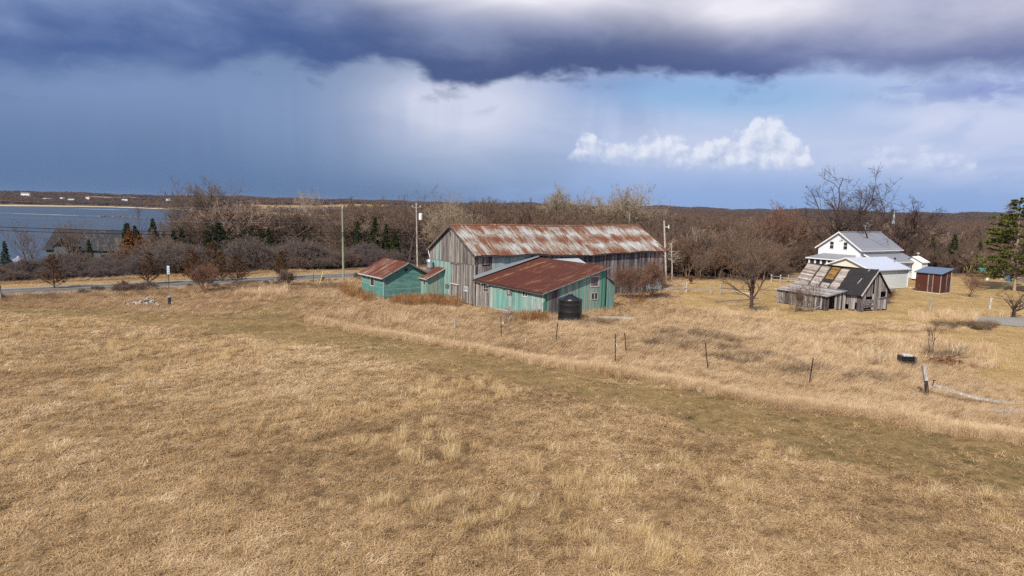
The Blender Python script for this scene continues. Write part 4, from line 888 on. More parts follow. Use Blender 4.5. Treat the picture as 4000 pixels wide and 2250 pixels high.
# water tower and silo
p = atY(3394, 872, 900); wt_ = tag(empty('water_tower', (p[0], p[1], p[2] - 3), 0), 'white castellated water tower rising from the woods behind the farmhouse', 'tower')
MB().lathe([(2.6, -8), (2.6, 2.0), (3.3, 2.4), (3.3, 5.6), (3.0, 5.8)], 20).build('body', WHITE, wt_)
for k_ in range(8): a = math.pi / 4 * k_; MB().box(3.0 * math.cos(a) - .5, 3.0 * math.cos(a) + .5, 3.0 * math.sin(a) - .5, 3.0 * math.sin(a) + .5, 5.7, 7.0).build('merlon', WHITE, wt_)
p = atY(3490, 880, 520); sp = tag(empty('church_steeple', (p[0], p[1], p[2] - 6), 0), 'slender pale steeple among bare trees right of the water tower', 'steeple')
MB().box(-1.6, 1.6, -1.6, 1.6, -6, 3).build('tower', PALEGREY, sp); MB().lathe([(1.3, 3), (1.2, 8.5), (.7, 9), (.55, 13), (.05, 17)], 8).build('spire', plain('pale_verdigris', (.5, .6, .58), .6), sp)

# ------------------------------------------------------------------ bare trees
def bark_mat(name, dark, light, tint_a=None, tint_b=None):
    def b(bs):
        p = gcoord(); n = noise(vmul(p, (3, 3, 1.2)), 1.0, 3, 0.6)
        c = mixc(n, dark, light)
        if tint_a: t = attr('tint'); c = mixc(smooth(t, 0.15, 0.5), mulc(c, tint_b), c); c = mixc(smooth(t, 0.55, 1.0), c, mulc(c, tint_a)); c = mixc(smooth(t, 1.2, 1.5), c, scalec(light, 1.35))
        return c
    return material(name, b, 0.9, 0.1)
BARK = bark_mat('grey_brown_bark', lin('#5a4a42'), lin('#8d7b6c')); BARKDARK = bark_mat('dark_walnut_bark', lin('#3c302c'), lin('#6d5d55')); BARKPALE = bark_mat('pale_twig_bark', lin('#8a7a68'), lin('#b7a68d'))
BARKRED = bark_mat('red_brown_twigs', lin('#66493e'), lin('#977664')); BARKWHITE = bark_mat('pale_birch_bark', lin('#9c9188'), lin('#cfc6ba'))
WOODSB = bark_mat('woodland_bark', lin('#584840'), lin('#8f7b6b'), (1.06, 0.93, 0.84), (0.92, 0.96, 1.0))
BRUSHB = bark_mat('grey_brush_twigs', lin('#584c47'), lin('#8b7d74'), (1.1, 0.95, 0.85), (0.85, 0.85, 0.92))
FARB = bark_mat('far_woodland', lin('#5a4a42'), lin('#867264'), (1.06, 0.93, 0.84), (0.88, 0.94, 1.0))

def unit(v): return v / (np.linalg.norm(v, axis=-1, keepdims=True) + 1e-9)
def grow(rg, start, dirs, length, radius, k, wob, up, taper=0.75):
    """curved branches: start (N,3), dirs (N,3), length (N,), radius (N,) -> points (N,k,3), radii (N,k)"""
    N = len(start); P = np.zeros((N, k, 3)); P[:, 0] = start; d = unit(dirs); step = (length / (k - 1))[:, None]
    for i in range(1, k):
        d = unit(d + rg.normal(0, wob, (N, 3)) + np.array([0, 0, up])); P[:, i] = P[:, i - 1] + d * step
    return P, radius[:, None] * (1 - taper * np.linspace(0, 1, k))[None, :] ** 1.0
def children(rg, P, Rd, n, t0, t1, ang, angv, ratio, rr, lens, even=False):
    N, k, _ = P.shape; t = rg.uniform(t0, t1, (N, n)) if not even else (t0 + (t1 - t0) * (np.arange(n)[None, :] + rg.uniform(0, 1, (N, n))) / n)
    f = t * (k - 1); i = np.minimum(f.astype(int), k - 2); fr = (f - i)[..., None]; r = np.arange(N)[:, None]
    pos = P[r, i] * (1 - fr) + P[r, i + 1] * fr; tan = unit(P[r, i + 1] - P[r, i]); rad_ = Rd[r, i] * (1 - fr[..., 0]) + Rd[r, i + 1] * fr[..., 0]
    rnd = rg.normal(0, 1, tan.shape); perp = unit(rnd - (rnd * tan).sum(-1, keepdims=True) * tan); a = np.radians(rg.normal(ang, angv, t.shape))[..., None]
    d = tan * np.cos(a) + perp * np.sin(a); L = lens[:, None] * ratio * (1.15 - 0.6 * (t - t0) / (t1 - t0 + 1e-9)) * rg.uniform(0.6, 1.25, t.shape)
    return pos.reshape(-1, 3), d.reshape(-1, 3), L.ravel(), np.maximum(rad_.ravel() * rr * rg.uniform(0.7, 1.0, N * n), 0.0)
def tubes(P, Rd, n):
    N, k, _ = P.shape; T = np.gradient(P, axis=1); T = unit(T); ref = np.where(np.abs(T[..., 2:3]) > 0.9, np.array([1.0, 0, 0]), np.array([0, 0, 1.0]))
    x = unit(np.cross(T, ref)); y = np.cross(T, x); a = np.arange(n) * 2 * math.pi / n
    V = P[:, :, None, :] + (x[:, :, None, :] * np.cos(a)[:, None] + y[:, :, None, :] * np.sin(a)[:, None]) * Rd[:, :, None, None]
    b = np.arange(N)[:, None, None] * k * n; i = np.arange(k - 1)[None, :, None] * n; j = np.arange(n)[None, None, :]; j2 = (j + 1) % n
    F = np.stack([b + i + j, b + i + j2, b + i + n + j2, b + i + n + j], -1).reshape(-1, 4)
    return V.reshape(-1, 3), F
def join(parts):
    Vs, Fs, o = [], [], 0
    for V, F in parts: Vs.append(V); Fs.append(F + o); o += len(V)
    return np.concatenate(Vs), np.concatenate(Fs)
def bare(seed, H, r0, limbs=7, subs=6, twigs=6, fine=4, trunk=0.45, ang=42, up=0.10, wob=0.16, spread=1.0, rmin=0.012, stems=1, droop=0.0, sides=(8, 5, 4, 3, 3), lead=1.0, angv=14, subr=0.55, thick=0.62):
    """returns (trunk V,F), (crown V,F); base at origin"""
    rg = np.random.default_rng(seed); S = stems
    st = np.zeros((S, 3)); st[:, :2] = rg.normal(0, 0.12 * (S > 1) * H * 0.1, (S, 2))
    dr = np.tile([0, 0, 1.0], (S, 1)) + rg.normal(0, 0.05 if S == 1 else 0.33 * spread, (S, 3)) * [1, 1, 0]
    L0 = np.full(S, H * (trunk if S == 1 else 0.62)) * rg.uniform(0.8, 1.1, S); R0 = np.full(S, r0 / (S ** 0.5))
    P0, D0 = grow(rg, st, dr, L0, R0, 7, wob * 0.45, up * 0.5, 0.45 if S == 1 else 0.6)
    if S == 1: D0[:, 0] *= 1.35
    lens1 = np.full(S, H * (1 - trunk) * 1.05 * lead)
    c = children(rg, P0, D0, limbs, 0.45 if S == 1 else 0.3, 1.0, ang * (spread if S == 1 else 1.0), angv, 1.0, thick, lens1, True)
    P1, D1 = grow(rg, *c, 7, wob, up, 0.72)
    c = children(rg, P1, D1, subs, 0.2, 1.0, max(30, ang * .9), 15, subr, 0.62, c[2]); P2, D2 = grow(rg, *c, 5, wob * 1.2, up * 0.9 - droop * 0.3, 0.7)
    c = children(rg, P2, D2, twigs, 0.15, 1.0, 40, 15, 0.45, 0.6, c[2]); P3, D3 = grow(rg, *c, 4, wob * 1.3, up * 0.7 - droop, 0.6)
    D3 = np.maximum(D3, rmin)
    parts = [tubes(P2, np.maximum(D2, rmin * 1.2), sides[2]), tubes(P3, D3, sides[3])]
    if fine:
        c = children(rg, P3, D3, fine, 0.15, 1.0, 38, 14, 0.5, 0.7, c[2]); P4, D4 = grow(rg, *c, 3, wob * 1.3, up * 0.5 - droop, 0.5); parts.append(tubes(P4, np.maximum(D4, rmin * 0.8), 3))
    return join([tubes(P0, D0, sides[0]), tubes(P1, np.maximum(D1, rmin * 1.5), sides[1])]), join(parts)
def tree_obj(name, label, loc, seed, H, r0, bark, twig=None, rz=0.0, group=None, cat='tree', sink=0.15, squash=1.0, **kw):
    (tv, tf), (cv, cf) = bare(seed, H, r0, **kw)
    top = np.percentile(cv[:, 2], 99.0); s = H / top
    for v in (tv, cv): v *= s; v[:, :2] *= squash
    t = tag(empty(name, (loc[0], loc[1], (loc[2] if len(loc) > 2 else zt(loc[0], loc[1])) - sink), rz), label, cat, group)
    link('trunk', np_mesh('trunk', tv, tf, bark, True), t); link('crown', np_mesh('crown', cv, cf, twig or bark), t); return t

# ------------------------------------------------------------------ conifers
def needle_mat(name, a, b, c, tinted=False):
    def bd(bs):
        p = gcoord(); n = noise(p, 2.2, 3, 0.6); col = mixc(smooth(n, 0.3, 0.7), a, b); col = mixc(smooth(noise(p, 9.0, 2), 0.5, 0.75) * 0.6, col, c)
        if tinted: col = mixc(smooth(attr('tint'), 0.3, 0.9) * 0.7, col, mulc(col, (1.6, 1.0, 0.6)))
        return col
    return material(name, bd, 0.8, 0.15)
SPRUCE = needle_mat('spruce_needles', lin('#242f1a'), lin('#434c27'), lin('#646a38')); CEDARN = needle_mat('winter_bronzed_cedar', lin('#3d2d1e'), lin('#6b4d2c'), lin('#8a6538'))
PINEN = needle_mat('pine_needles', lin('#39421b'), lin('#656c2e'), lin('#8a8540')); CEDARG = needle_mat('olive_cedar', lin('#3a3a1c'), lin('#6b6230'), lin('#8a7a3e'))
OAKLEAF = needle_mat('dry_oak_leaves', lin('#6b4522'), lin('#96683a'), lin('#a97c48')); WILLOW = needle_mat('yellow_willow_twigs', lin('#8a6528'), lin('#b88a3a'), lin('#c99a48'))
def conifer(seed, H, base_r, whorls=22, per=7, sprays=26, up=0.15, droop=0.10, spr=0.38, power=0.9, bare_to=0.06, r0=0.14, onesided=None, width=0.11, gap=0.0):
    rg = np.random.default_rng(seed); tp, tr = grow(rg, np.zeros((1, 3)), np.array([[0, 0, 1.0]]), np.array([H]), np.array([r0]), 9, 0.012, 0.05, 0.93)
    tp[:, :, 2] *= H / tp[0, -1, 2]
    h = bare_to + (0.985 - bare_to) * (np.arange(whorls * per) // per + rg.uniform(0, 1, whorls * per)) / whorls; a = rg.uniform(0, 2 * math.pi, len(h))
    L = base_r * (1 - (h - bare_to) / (1 - bare_to)) ** power * rg.uniform(0.55, 1.12, len(h)) + 0.12
    if gap: keep = rg.random(len(h)) > gap; h, a, L = h[keep], a[keep], L[keep]
    f = h * 8; i = np.minimum(f.astype(int), 7); st = tp[0, i] * (1 - (f - i))[:, None] + tp[0, i + 1] * (f - i)[:, None]
    d = np.stack([np.cos(a), np.sin(a), np.full_like(a, up)], 1); P, D = grow(rg, st, d, L, np.full(len(h), 0.012 + 0.02 * base_r / 3) , 5, 0.06, -droop + 0.0, 0.7)
    n = sprays; t = rg.uniform(0.18, 1.02, (len(h), n)) ** 0.8; ff = np.clip(t, 0, 1) * 4; ii = np.minimum(ff.astype(int), 3); fr = (ff - ii)[..., None]; r = np.arange(len(h))[:, None]
    pos = P[r, ii] * (1 - fr) + P[r, ii + 1] * fr; tan = unit(P[r, ii + 1] - P[r, ii]); rnd = rg.normal(0, 1, pos.shape) * [1, 1, 0.45]
    dirs = unit(tan * 0.9 + unit(rnd) * 0.9 + np.array([0, 0, 0.12])); wv = unit(np.cross(dirs, rg.normal(0, 1, pos.shape))); ln = (spr * rg.uniform(0.5, 1.2, t.shape) * (0.45 + 0.55 * (L / L.max())[:, None]))[..., None]
    w = ln * width / spr * 1.6
    Q = np.stack([pos - wv * w * 0.25, pos + dirs * ln * 0.5 - wv * w * 0.55, pos + dirs * ln, pos + dirs * ln * 0.5 + wv * w * 0.55], 2).reshape(-1, 4, 3)
    V = Q.reshape(-1, 3); F = np.arange(len(V)).reshape(-1, 4)
    return join([tubes(tp, np.maximum(tr, 0.015), 7), tubes(P, np.maximum(D, 0.008), 3)]), (V, F)
def conifer_meshes(tag_, seed, bark, needle, **kw):
    (tv, tf), (cv, cf) = conifer(seed, **kw); return np_mesh('trunk', tv, tf, bark, True), np_mesh('crown', cv, cf, needle)
def put_tree(name, label, meshes, loc, scale, rz, group=None, cat='tree', sink=0.1):
    t = tag(empty(name, (loc[0], loc[1], (loc[2] if len(loc) > 2 else zt(loc[0], loc[1])) - sink), rz), label, cat, group)
    sc = scale if isinstance(scale, tuple) else (scale,) * 3; t.scale = sc
    link('trunk', meshes[0], t); link('crown', meshes[1], t); return t
def ground_at(px, Y):
    p = atY(px, 1000, Y); return (p[0], Y, zt(p[0], Y))
def height_at(px, py, Y): p = atY(px, py, Y); return p[2] - zt(p[0], Y)

# hero bare trees: (name, px of trunk, py of top, distance, options)
H_ = lambda px, py, Y: max(1.5, height_at(px, py, Y) + 0.15)
def hero(label, px, py, Y, seed, r0, bark, twig=None, dx=0.0, name='bare_tree', **kw):
    return tree_obj(name, label, ground_at(px, Y), seed, H_(px, py, Y), r0, bark, twig, rz=seed * 0.7, **kw)
hero('huge wide spreading dark bare tree behind the farmhouse', 3245, 676, 146, 21, 0.60, BARKDARK, limbs=15, subs=9, twigs=7, fine=4, trunk=0.32, ang=42, angv=20, up=0.07, wob=0.20, rmin=0.021, squash=1.0, thick=.7, subr=.5)
hero('smaller dark bare tree with flat clumped crown right of the farmhouse', 3575, 748, 156, 33, 0.48, BARKDARK, limbs=14, subs=9, twigs=7, fine=4, trunk=0.36, ang=42, angv=18, up=0.07, wob=0.20, rmin=0.023, squash=1.3, thick=.7)
hero('tall bare tree standing second from left behind the roadside spruces', 838, 700, 185, 7, 0.48, BARK, BARK, limbs=16, subs=7, twigs=6, fine=2, trunk=0.72, ang=34, angv=12, up=0.12, rmin=0.022, lead=1.5)
hero('tall bare tree with several upright leaders left of the yellow willow', 735, 718, 188, 8, 0.52, BARK, BARK, limbs=8, subs=7, twigs=6, fine=2, stems=5, ang=24, up=0.13, spread=0.8, rmin=0.022)
hero('pale bushy bare tree rising above the lake shore woods left of tall pole', 1245, 752, 205, 12, 0.35, BARKPALE, BARKPALE, limbs=12, subs=8, twigs=6, fine=4, trunk=0.42, ang=38, angv=16, up=0.09, rmin=0.024)
hero('slim grey bare tree with open crown beside the transformer pole', 1600, 742, 138, 14, 0.24, BARKDARK, BARK, limbs=12, subs=7, twigs=6, fine=3, trunk=0.5, ang=42, angv=16, up=0.07, rmin=0.015, wob=.18)
hero('many stemmed pale bare tree behind the barn gable', 1770, 772, 122, 15, 0.32, BARKPALE, BARKPALE, limbs=7, subs=6, twigs=5, fine=3, stems=6, ang=24, up=0.10, spread=1.2, rmin=0.013)
hero('broad vase shaped bare tree behind the middle of the barn roof', 2190, 742, 170, 16, 0.40, BARKPALE, BARKPALE, limbs=9, subs=8, twigs=6, fine=4, stems=6, ang=26, up=0.11, spread=0.9, rmin=0.020)
hero('widest vase shaped bare tree behind the right part of barn roof', 2430, 738, 168, 17, 0.45, BARKPALE, BARKPALE, limbs=10, subs=8, twigs=6, fine=4, stems=7, ang=28, up=0.10, spread=1.1, rmin=0.020)
hero('red brown bare tree at woods edge above the small orchard trees', 3000, 808, 142, 18, 0.25, BARKRED, BARKRED, limbs=10, subs=8, twigs=7, fine=4, stems=4, ang=28, up=0.10, rmin=0.018)
hero('gnarled bare orchard tree growing left of the ruined shed', 2952, 885, 80.6, 23, 0.27, BARKDARK, BARK, limbs=12, subs=8, twigs=7, fine=4, trunk=0.33, ang=36, angv=20, up=0.11, wob=0.22, rmin=0.008, squash=1.0)
hero('thin pale sapling with level branches beside the barn right corner', 2630, 932, 117, 24, 0.10, BARKWHITE, BARKPALE, limbs=22, subs=4, twigs=3, fine=0, trunk=0.9, ang=70, up=0.03, wob=.08, rmin=0.012, lead=2.6)
hero('grey branchy small tree on the lawn right of the pale sapling', 2722, 965, 118, 25, 0.13, BARK, limbs=9, subs=6, twigs=5, fine=3, trunk=0.35, ang=42, rmin=0.012)
hero('tall birch with forked pale trunk at woods edge past the lawn', 2700, 880, 128, 26, 0.2, BARKWHITE, BARK, limbs=9, subs=6, twigs=5, fine=3, trunk=0.5, ang=34, rmin=0.014)
hero('small round bare tree on the lawn right of the rust red shed', 3800, 1052, 103, 27, 0.08, BARKRED, limbs=8, subs=6, twigs=5, fine=3, stems=4, ang=34, spread=1.3, rmin=0.006)
hero('grey bare tree with leaning limbs by the dark lakeside house', 110, 868, 150, 29, 0.25, BARK, limbs=8, subs=5, twigs=5, fine=0, stems=3, ang=28, up=0.08, rmin=0.015, spread=1.2)
hero('bare tree crown spreading over the dark house roof', 292, 858, 152, 30, 0.3, BARK, limbs=9, subs=5, twigs=5, fine=0, stems=4, ang=30, up=0.07, rmin=0.015, spread=1.3)
hero('pale brown bare tree between the dark house and oak with dry leaves', 440, 878, 156, 31, 0.22, BARKRED, BARKPALE, limbs=9, subs=6, twigs=5, fine=0, trunk=.4, ang=36, rmin=0.015)
hero('dark dead tree with thin crown standing against the lake', 540, 800, 200, 32, 0.32, BARKDARK, limbs=8, subs=6, twigs=6, fine=2, trunk=0.4, ang=46, wob=.2, rmin=0.016)
hero('spindly bare tree on the left of the two tallest, by water', 660, 845, 190, 34, 0.2, BARK, limbs=9, subs=6, twigs=5, fine=3, stems=3, ang=30, rmin=0.016)
hero('grey tangled bare tree with fallen limbs left of the tall pole', 1150, 900, 130, 35, 0.3, BARK, limbs=10, subs=7, twigs=6, fine=3, trunk=.35, ang=50, wob=.24, rmin=0.012)
hero('dark leafless shrub tree at the right edge below the pine', 3985, 1130, 82.5, 36, 0.2, BARKDARK, limbs=10, subs=6, twigs=5, fine=3, trunk=.42, ang=50, rmin=0.006, wob=.22)
hero('low bare bush with reddish twigs by the ruined shed gable', 3485, 1128, 92, 37, 0.06, BARKRED, limbs=7, subs=6, twigs=5, fine=3, stems=7, ang=30, spread=1.4, rmin=0.006, name='bare_bush', cat='bush')
hero('bare grey bush in front of the barn long wall, right one', 2545, 1020, 91.5, 38, 0.08, BARK, BARKRED, limbs=9, subs=7, twigs=6, fine=4, stems=9, ang=30, spread=1.1, rmin=0.007, name='bare_bush', cat='bush')
hero('bare grey bush in front of the barn long wall, nearer the lean-to', 2470, 1035, 89.5, 39, 0.08, BARK, BARKRED, limbs=8, subs=7, twigs=6, fine=4, stems=9, ang=30, spread=1.1, rmin=0.007, name='bare_bush', cat='bush')
hero('thorny bare shrub in front of the ruined shed side roof', 3120, 1120, 82.5, 40, 0.05, BARK, limbs=7, subs=6, twigs=5, fine=3, stems=7, ang=34, spread=1.5, rmin=0.006, name='bare_bush', cat='bush')
hero('thin bare shrub rising before the silver shed roof of the ruin', 3190, 1090, 83.0, 41, 0.05, BARK, limbs=6, subs=5, twigs=4, fine=2, stems=3, ang=28, rmin=0.006, name='bare_bush', cat='bush')
hero('crooked dead branching shrub left of the black crate', 3482, 1335, 53.5, 43, 0.05, BARKPALE, limbs=5, subs=3, twigs=2, fine=0, stems=2, ang=40, spread=1.6, rmin=0.008, wob=.25, name='bare_bush', cat='bush')
hero('two slim upright bare stems standing in grass behind the rusty heap', 3675, 1268, 57, 44, 0.05, BARKDARK, limbs=4, subs=3, twigs=2, fine=0, stems=2, ang=18, spread=.5, rmin=0.006, name='bare_bush', cat='bush')
hero('bare roadside shrub with reddish stems between two bronze cedars', 800, 1032, 88.5, 45, 0.06, BARKRED, limbs=8, subs=6, twigs=5, fine=3, stems=8, ang=26, spread=1.3, rmin=0.009, name='bare_bush', cat='bush')
hero('bare roadside shrub under the dark cedar left of tall pole', 1115, 1055, 96, 46, 0.05, BARK, limbs=7, subs=6, twigs=5, fine=3, stems=8, ang=26, spread=1.3, rmin=0.009, name='bare_bush', cat='bush')
hero('vase shaped pale ornamental tree in the garden behind the road sign', 620, 935, 152, 47, .12, BARKPALE, limbs=7, subs=6, twigs=5, fine=2, stems=5, ang=20, spread=.9, rmin=.014)
hero('round headed pale ornamental tree, right one of the garden pair', 702, 945, 152, 48, .12, BARKPALE, limbs=7, subs=6, twigs=5, fine=2, trunk=.35, ang=40, rmin=.014)
hero('short rusty brown shrub on the lawn below the birch', 2705, 1082, 112, 49, .04, BARKRED, limbs=6, subs=6, twigs=4, fine=2, stems=8, ang=16, spread=.5, rmin=.008, name='bare_bush', cat='bush')
# conifers
SP = [conifer_meshes('spruce', s, BARKDARK, SPRUCE, H=10, base_r=2.3, whorls=26, per=8, sprays=24, spr=0.55, width=.16) for s in (51, 52, 53)]
CD = [conifer_meshes('cedar', s, BARKDARK, CEDARN, H=5, base_r=2.3, whorls=13, per=8, sprays=30, up=0.55, droop=-0.07, spr=0.38, width=.055, power=.8, bare_to=.05, r0=.09, gap=.25) for s in (61, 62, 63)]
spr_list = [(500, 868, 166, 'dark spruce at the left of the green conifer clump by the garden'), (530, 880, 160, 'lower spruce in the green conifer clump by the garden'), (600, 852, 168, 'tallest broad spruce in the green conifer clump by the garden'), (640, 905, 160, 'stubby spruce at the right of the green garden clump'), (682, 897, 165, 'first spruce of the long dark row, left end'), (712, 890, 164, 'second spruce of the long dark row from the left'), (815, 895, 163, 'third spruce of the long dark row, near the trunk of the tall tree'), (832, 882, 164, 'fourth spruce of the long dark row, right at the tall trunk'), (858, 862, 165, 'tallest spruce of the long dark row'), (895, 888, 163, 'spruce right of the tallest in the long dark row'), (948, 898, 162, 'narrow spruce mid way along the dark row'), (985, 890, 162, 'plump spruce toward the right of the dark row'), (1018, 902, 161, 'bronze tinged spruce near the row right end'), (1052, 888, 160, 'last spruce at the right end of the dark row'), (1215, 885, 168, 'dark spruce left of the tall pole in the woods'), (1255, 880, 170, 'second dark spruce left of the tall pole'), (1355, 850, 165, 'small topped spruce right of the tall pole'), (1398, 862, 140, 'left spruce of the three behind the clapboard shed'), (1462, 845, 137, 'tallest green spruce behind the clapboard shed'), (1508, 872, 138, 'right spruce of the three behind the clapboard shed'), (2632, 848, 150, 'slim dark spruce right of the leaning bleached pole'), (745, 935, 155, 'small dark spruce in front of the dark row'), (20, 940, 150, 'small spruce beside the gazebo at the left edge'), (350, 935, 150, 'small round conifer right of the dark lakeside house'), (1545, 905, 136, 'short spruce behind the small link shed')]
for i, (px, py, Y, lab) in enumerate(spr_list):
    h = H_(px, py, Y) / 10; put_tree('spruce_tree', lab, SP[i % 3], ground_at(px, Y), (h * (1.15 if i % 4 == 0 else .95), h * (1.15 if i % 4 == 0 else .95), h), i * 1.3, 'green spruces along the road and garden')
OC = conifer_meshes('olive', 71, BARKDARK, CEDARG, H=8, base_r=1.8, whorls=20, per=8, sprays=22, up=.5, droop=-.02, spr=.5, width=.13, power=.7)
for i, (px, py, Y, lab) in enumerate([(2668, 850, 155, 'yellow green cedar right of the slim dark spruce'), (2590, 862, 158, 'olive cedar behind the leaning bleached pole'), (3905, 1000, 150, 'yellowish cedar low behind the lawn by the pine'), (3130, 880, 150, 'olive cedar left of the farmhouse behind the big tree'), (3640, 925, 160, 'slim bronze cedar above the rust red shed')]):
    h = H_(px, py, Y) / 8; put_tree('cedar_tree', lab, OC, ground_at(px, Y), h, i * 2.1, 'olive cedars at the woods edge')
for i, (px, py, Y, k_, lab) in enumerate([(205, 995, 89, 1.2, 'dark bronze cedar leaning in the brush at far left'), (575, 985, 95, 1.1, 'bronze cedar with fan of bare branches beside the road sign'), (755, 975, 99, 1.15, 'full dark bronze cedar right of the road sign'), (838, 945, 104, 1.15, 'tallest bronze cedar in the roadside group'), (925, 1000, 99, 1.25, 'broad bronze cedar at right of the roadside group'), (1105, 982, 106, 1.05, 'lone pointed bronze cedar left of the tall pole'), (865, 985, 101, 1.0, 'low bronze cedar filling the roadside group')]):
    h = H_(px, py, Y) / 5; put_tree('bronze_cedar', lab, CD[i % 3], ground_at(px, Y), (h * k_, h * k_, h), i * 1.7, 'bronze cedars along the road')
OK_ = conifer_meshes('oak', 75, BARKDARK, OAKLEAF, H=8, base_r=2.0, whorls=18, per=9, sprays=26, up=.4, droop=-.02, spr=.45, width=.2, power=.6, bare_to=.12)
for px, py, Y, lab in ((512, 895, 152, 'small oak holding dry orange leaves in front of the garden spruces'), (545, 915, 151, 'lower russet leaved oak right of the orange one')):
    put_tree('oak_tree', lab, OK_, ground_at(px, Y), H_(px, py, Y) / 8, px * .1)
WL = conifer_meshes('willow', 77, BARK, WILLOW, H=10, base_r=5.0, whorls=12, per=12, sprays=34, up=.5, droop=.10, spr=1.2, width=.10, power=.35, bare_to=.25, r0=.3)
for px, py, Y, lab in ((578, 785, 1560, 'larger golden willow on the far shore'), (625, 790, 1540, 'smaller golden willow right of the larger on far shore'), (1055, 805, 1180, 'golden willow on the far shore behind the dark spruce row'), (1465, 800, 830, 'faint golden willow in the woods left of the bare tree'), (812, 830, 200, 'golden willow low between the two tallest bare trees')):
    z = zt(*ground_at(px, Y)[:2]); h = max(3.5, height_at(px, py, Y)) / 10; put_tree('willow_tree', lab, WL, ground_at(px, Y), (h * 1.1, h * 1.1, h), px * .3)
PN = conifer_meshes('pine', 81, BARKPALE, PINEN, H=15.5, base_r=7.6, whorls=24, per=7, sprays=120, up=.18, droop=.03, spr=.62, width=.14, power=.62, bare_to=.12, r0=.26, gap=.08)
LR = conifer_meshes('larch', 83, BARK, BARKRED, H=15, base_r=4.4, whorls=26, per=8, sprays=26, up=.25, droop=.03, spr=.8, width=.035, power=.7, bare_to=.12, r0=.22)
put_tree('larch_tree', 'leafless larch with fine brown twigs behind the big pine', LR, ground_at(3925, 136), H_(3925, 788, 136) / 15, .4)
p = G(3962, 1136); pine = put_tree('pine_tree', 'big green pine with bare lower limbs at the right edge', PN, (p[0], p[1], 0), 1.0, 2.0)
rg = np.random.default_rng(5); hh = rg.uniform(1.2, 4.5, 34); aa = rg.uniform(0, 6.28, 34)
Pd, Dd = grow(rg, np.stack([0 * hh, 0 * hh, hh], 1), np.stack([np.cos(aa), np.sin(aa), 0 * aa], 1), rg.uniform(1.2, 3.6, 34), np.full(34, .035), 6, .12, -.02, .8)
cc = children(rg, Pd, Dd, 5, .3, 1, 45, 12, .4, .6, np.full(34, 2.0)); P2_, D2_ = grow(rg, *cc, 4, .15, 0, .6); v_, f_ = join([tubes(Pd, Dd, 4), tubes(P2_, np.maximum(D2_, .008), 3)]); link('dead_limbs', np_mesh('dead_limbs', v_, f_, BARKPALE), pine)

# ------------------------------------------------------------------ instanced masses: woodland, brush, far woods
def instancer(name, meshes, pts, scl, rotz, idx, tint, label, category, tilt=None):
    src = bpy.data.collections.new(name + '_source')
    for i, me in enumerate(meshes): o = bpy.data.objects.new('%s_source_%02d' % (name, i), me); src.objects.link(o)
    me = bpy.data.meshes.new(name); n = len(pts); me.vertices.add(n); me.vertices.foreach_set('co', np.asarray(pts, np.float32).ravel())
    scl = np.asarray(scl, np.float32); scl = np.repeat(scl[:, None], 3, 1) if scl.ndim == 1 else scl
    rot = np.zeros((n, 3), np.float32); rot[:, 2] = rotz
    if tilt is not None: rot[:, :2] = tilt
    for nm, ty, dat in (('scl', 'FLOAT_VECTOR', scl), ('rot', 'FLOAT_VECTOR', rot)):
        me.attributes.new(nm, ty, 'POINT').data.foreach_set('vector', dat.astype(np.float32).ravel())
    me.attributes.new('idx', 'INT', 'POINT').data.foreach_set('value', np.asarray(idx, np.int32)); me.attributes.new('tint', 'FLOAT', 'POINT').data.foreach_set('value', np.asarray(tint, np.float32))
    o = link(name, me); tag(o, label, category, kind='stuff')
    g = bpy.data.node_groups.new(name, 'GeometryNodeTree'); g.interface.new_socket('Geometry', in_out='INPUT', socket_type='NodeSocketGeometry'); g.interface.new_socket('Geometry', in_out='OUTPUT', socket_type='NodeSocketGeometry')
    N = g.nodes; gi, go_ = N.new('NodeGroupInput'), N.new('NodeGroupOutput'); ip = N.new('GeometryNodeInstanceOnPoints'); ci = N.new('GeometryNodeCollectionInfo'); ci.inputs['Collection'].default_value = src
    ci.inputs['Separate Children'].default_value = True; ci.inputs['Reset Children'].default_value = True
    def na(nm, ty): a = N.new('GeometryNodeInputNamedAttribute'); a.data_type = ty; a.inputs[0].default_value = nm; return a.outputs[0]
    lk_ = g.links.new; lk_(gi.outputs[0], ip.inputs['Points']); lk_(ci.outputs[0], ip.inputs['Instance']); ip.inputs['Pick Instance'].default_value = True
    lk_(na('idx', 'INT'), ip.inputs['Instance Index']); lk_(na('rot', 'FLOAT_VECTOR'), ip.inputs['Rotation']); lk_(na('scl', 'FLOAT_VECTOR'), ip.inputs['Scale']); lk_(ip.outputs[0], go_.inputs[0])
    md = o.modifiers.new('scatter', 'NODES'); md.node_group = g; return o
def bare_mesh(seed, H, bark, **kw):
    a, b = bare(seed, H, **kw); v, f = join([a, b]); v *= H / v[:, 2].max(); return np_mesh('bare', v, f, bark)
WV = [bare_mesh(101 + i, 10, WOODSB, r0=.24, limbs=9, subs=7, twigs=6, fine=[3, 2, 3, 1, 2][i], trunk=.42 if i % 2 else .5, ang=38 if i < 3 else 46, up=.09, rmin=.018, sides=(5, 4, 3, 3), stems=[1, 1, 3, 1, 4][i]) for i in range(5)]
BV = [bare_mesh(121 + i, 4, BRUSHB, r0=.07, limbs=8, subs=6, twigs=5, fine=3, stems=8, ang=34, up=.05, wob=.22, spread=1.4, rmin=.010, sides=(4, 3, 3, 3)) for i in range(4)]
FV = [bare_mesh(141 + i, 10, FARB, r0=.25, limbs=9, subs=6, twigs=4, fine=0, trunk=.3, ang=44, up=.06, rmin=.10, sides=(4, 3, 3, 3), stems=[1, 3, 2][i]) for i in range(3)]
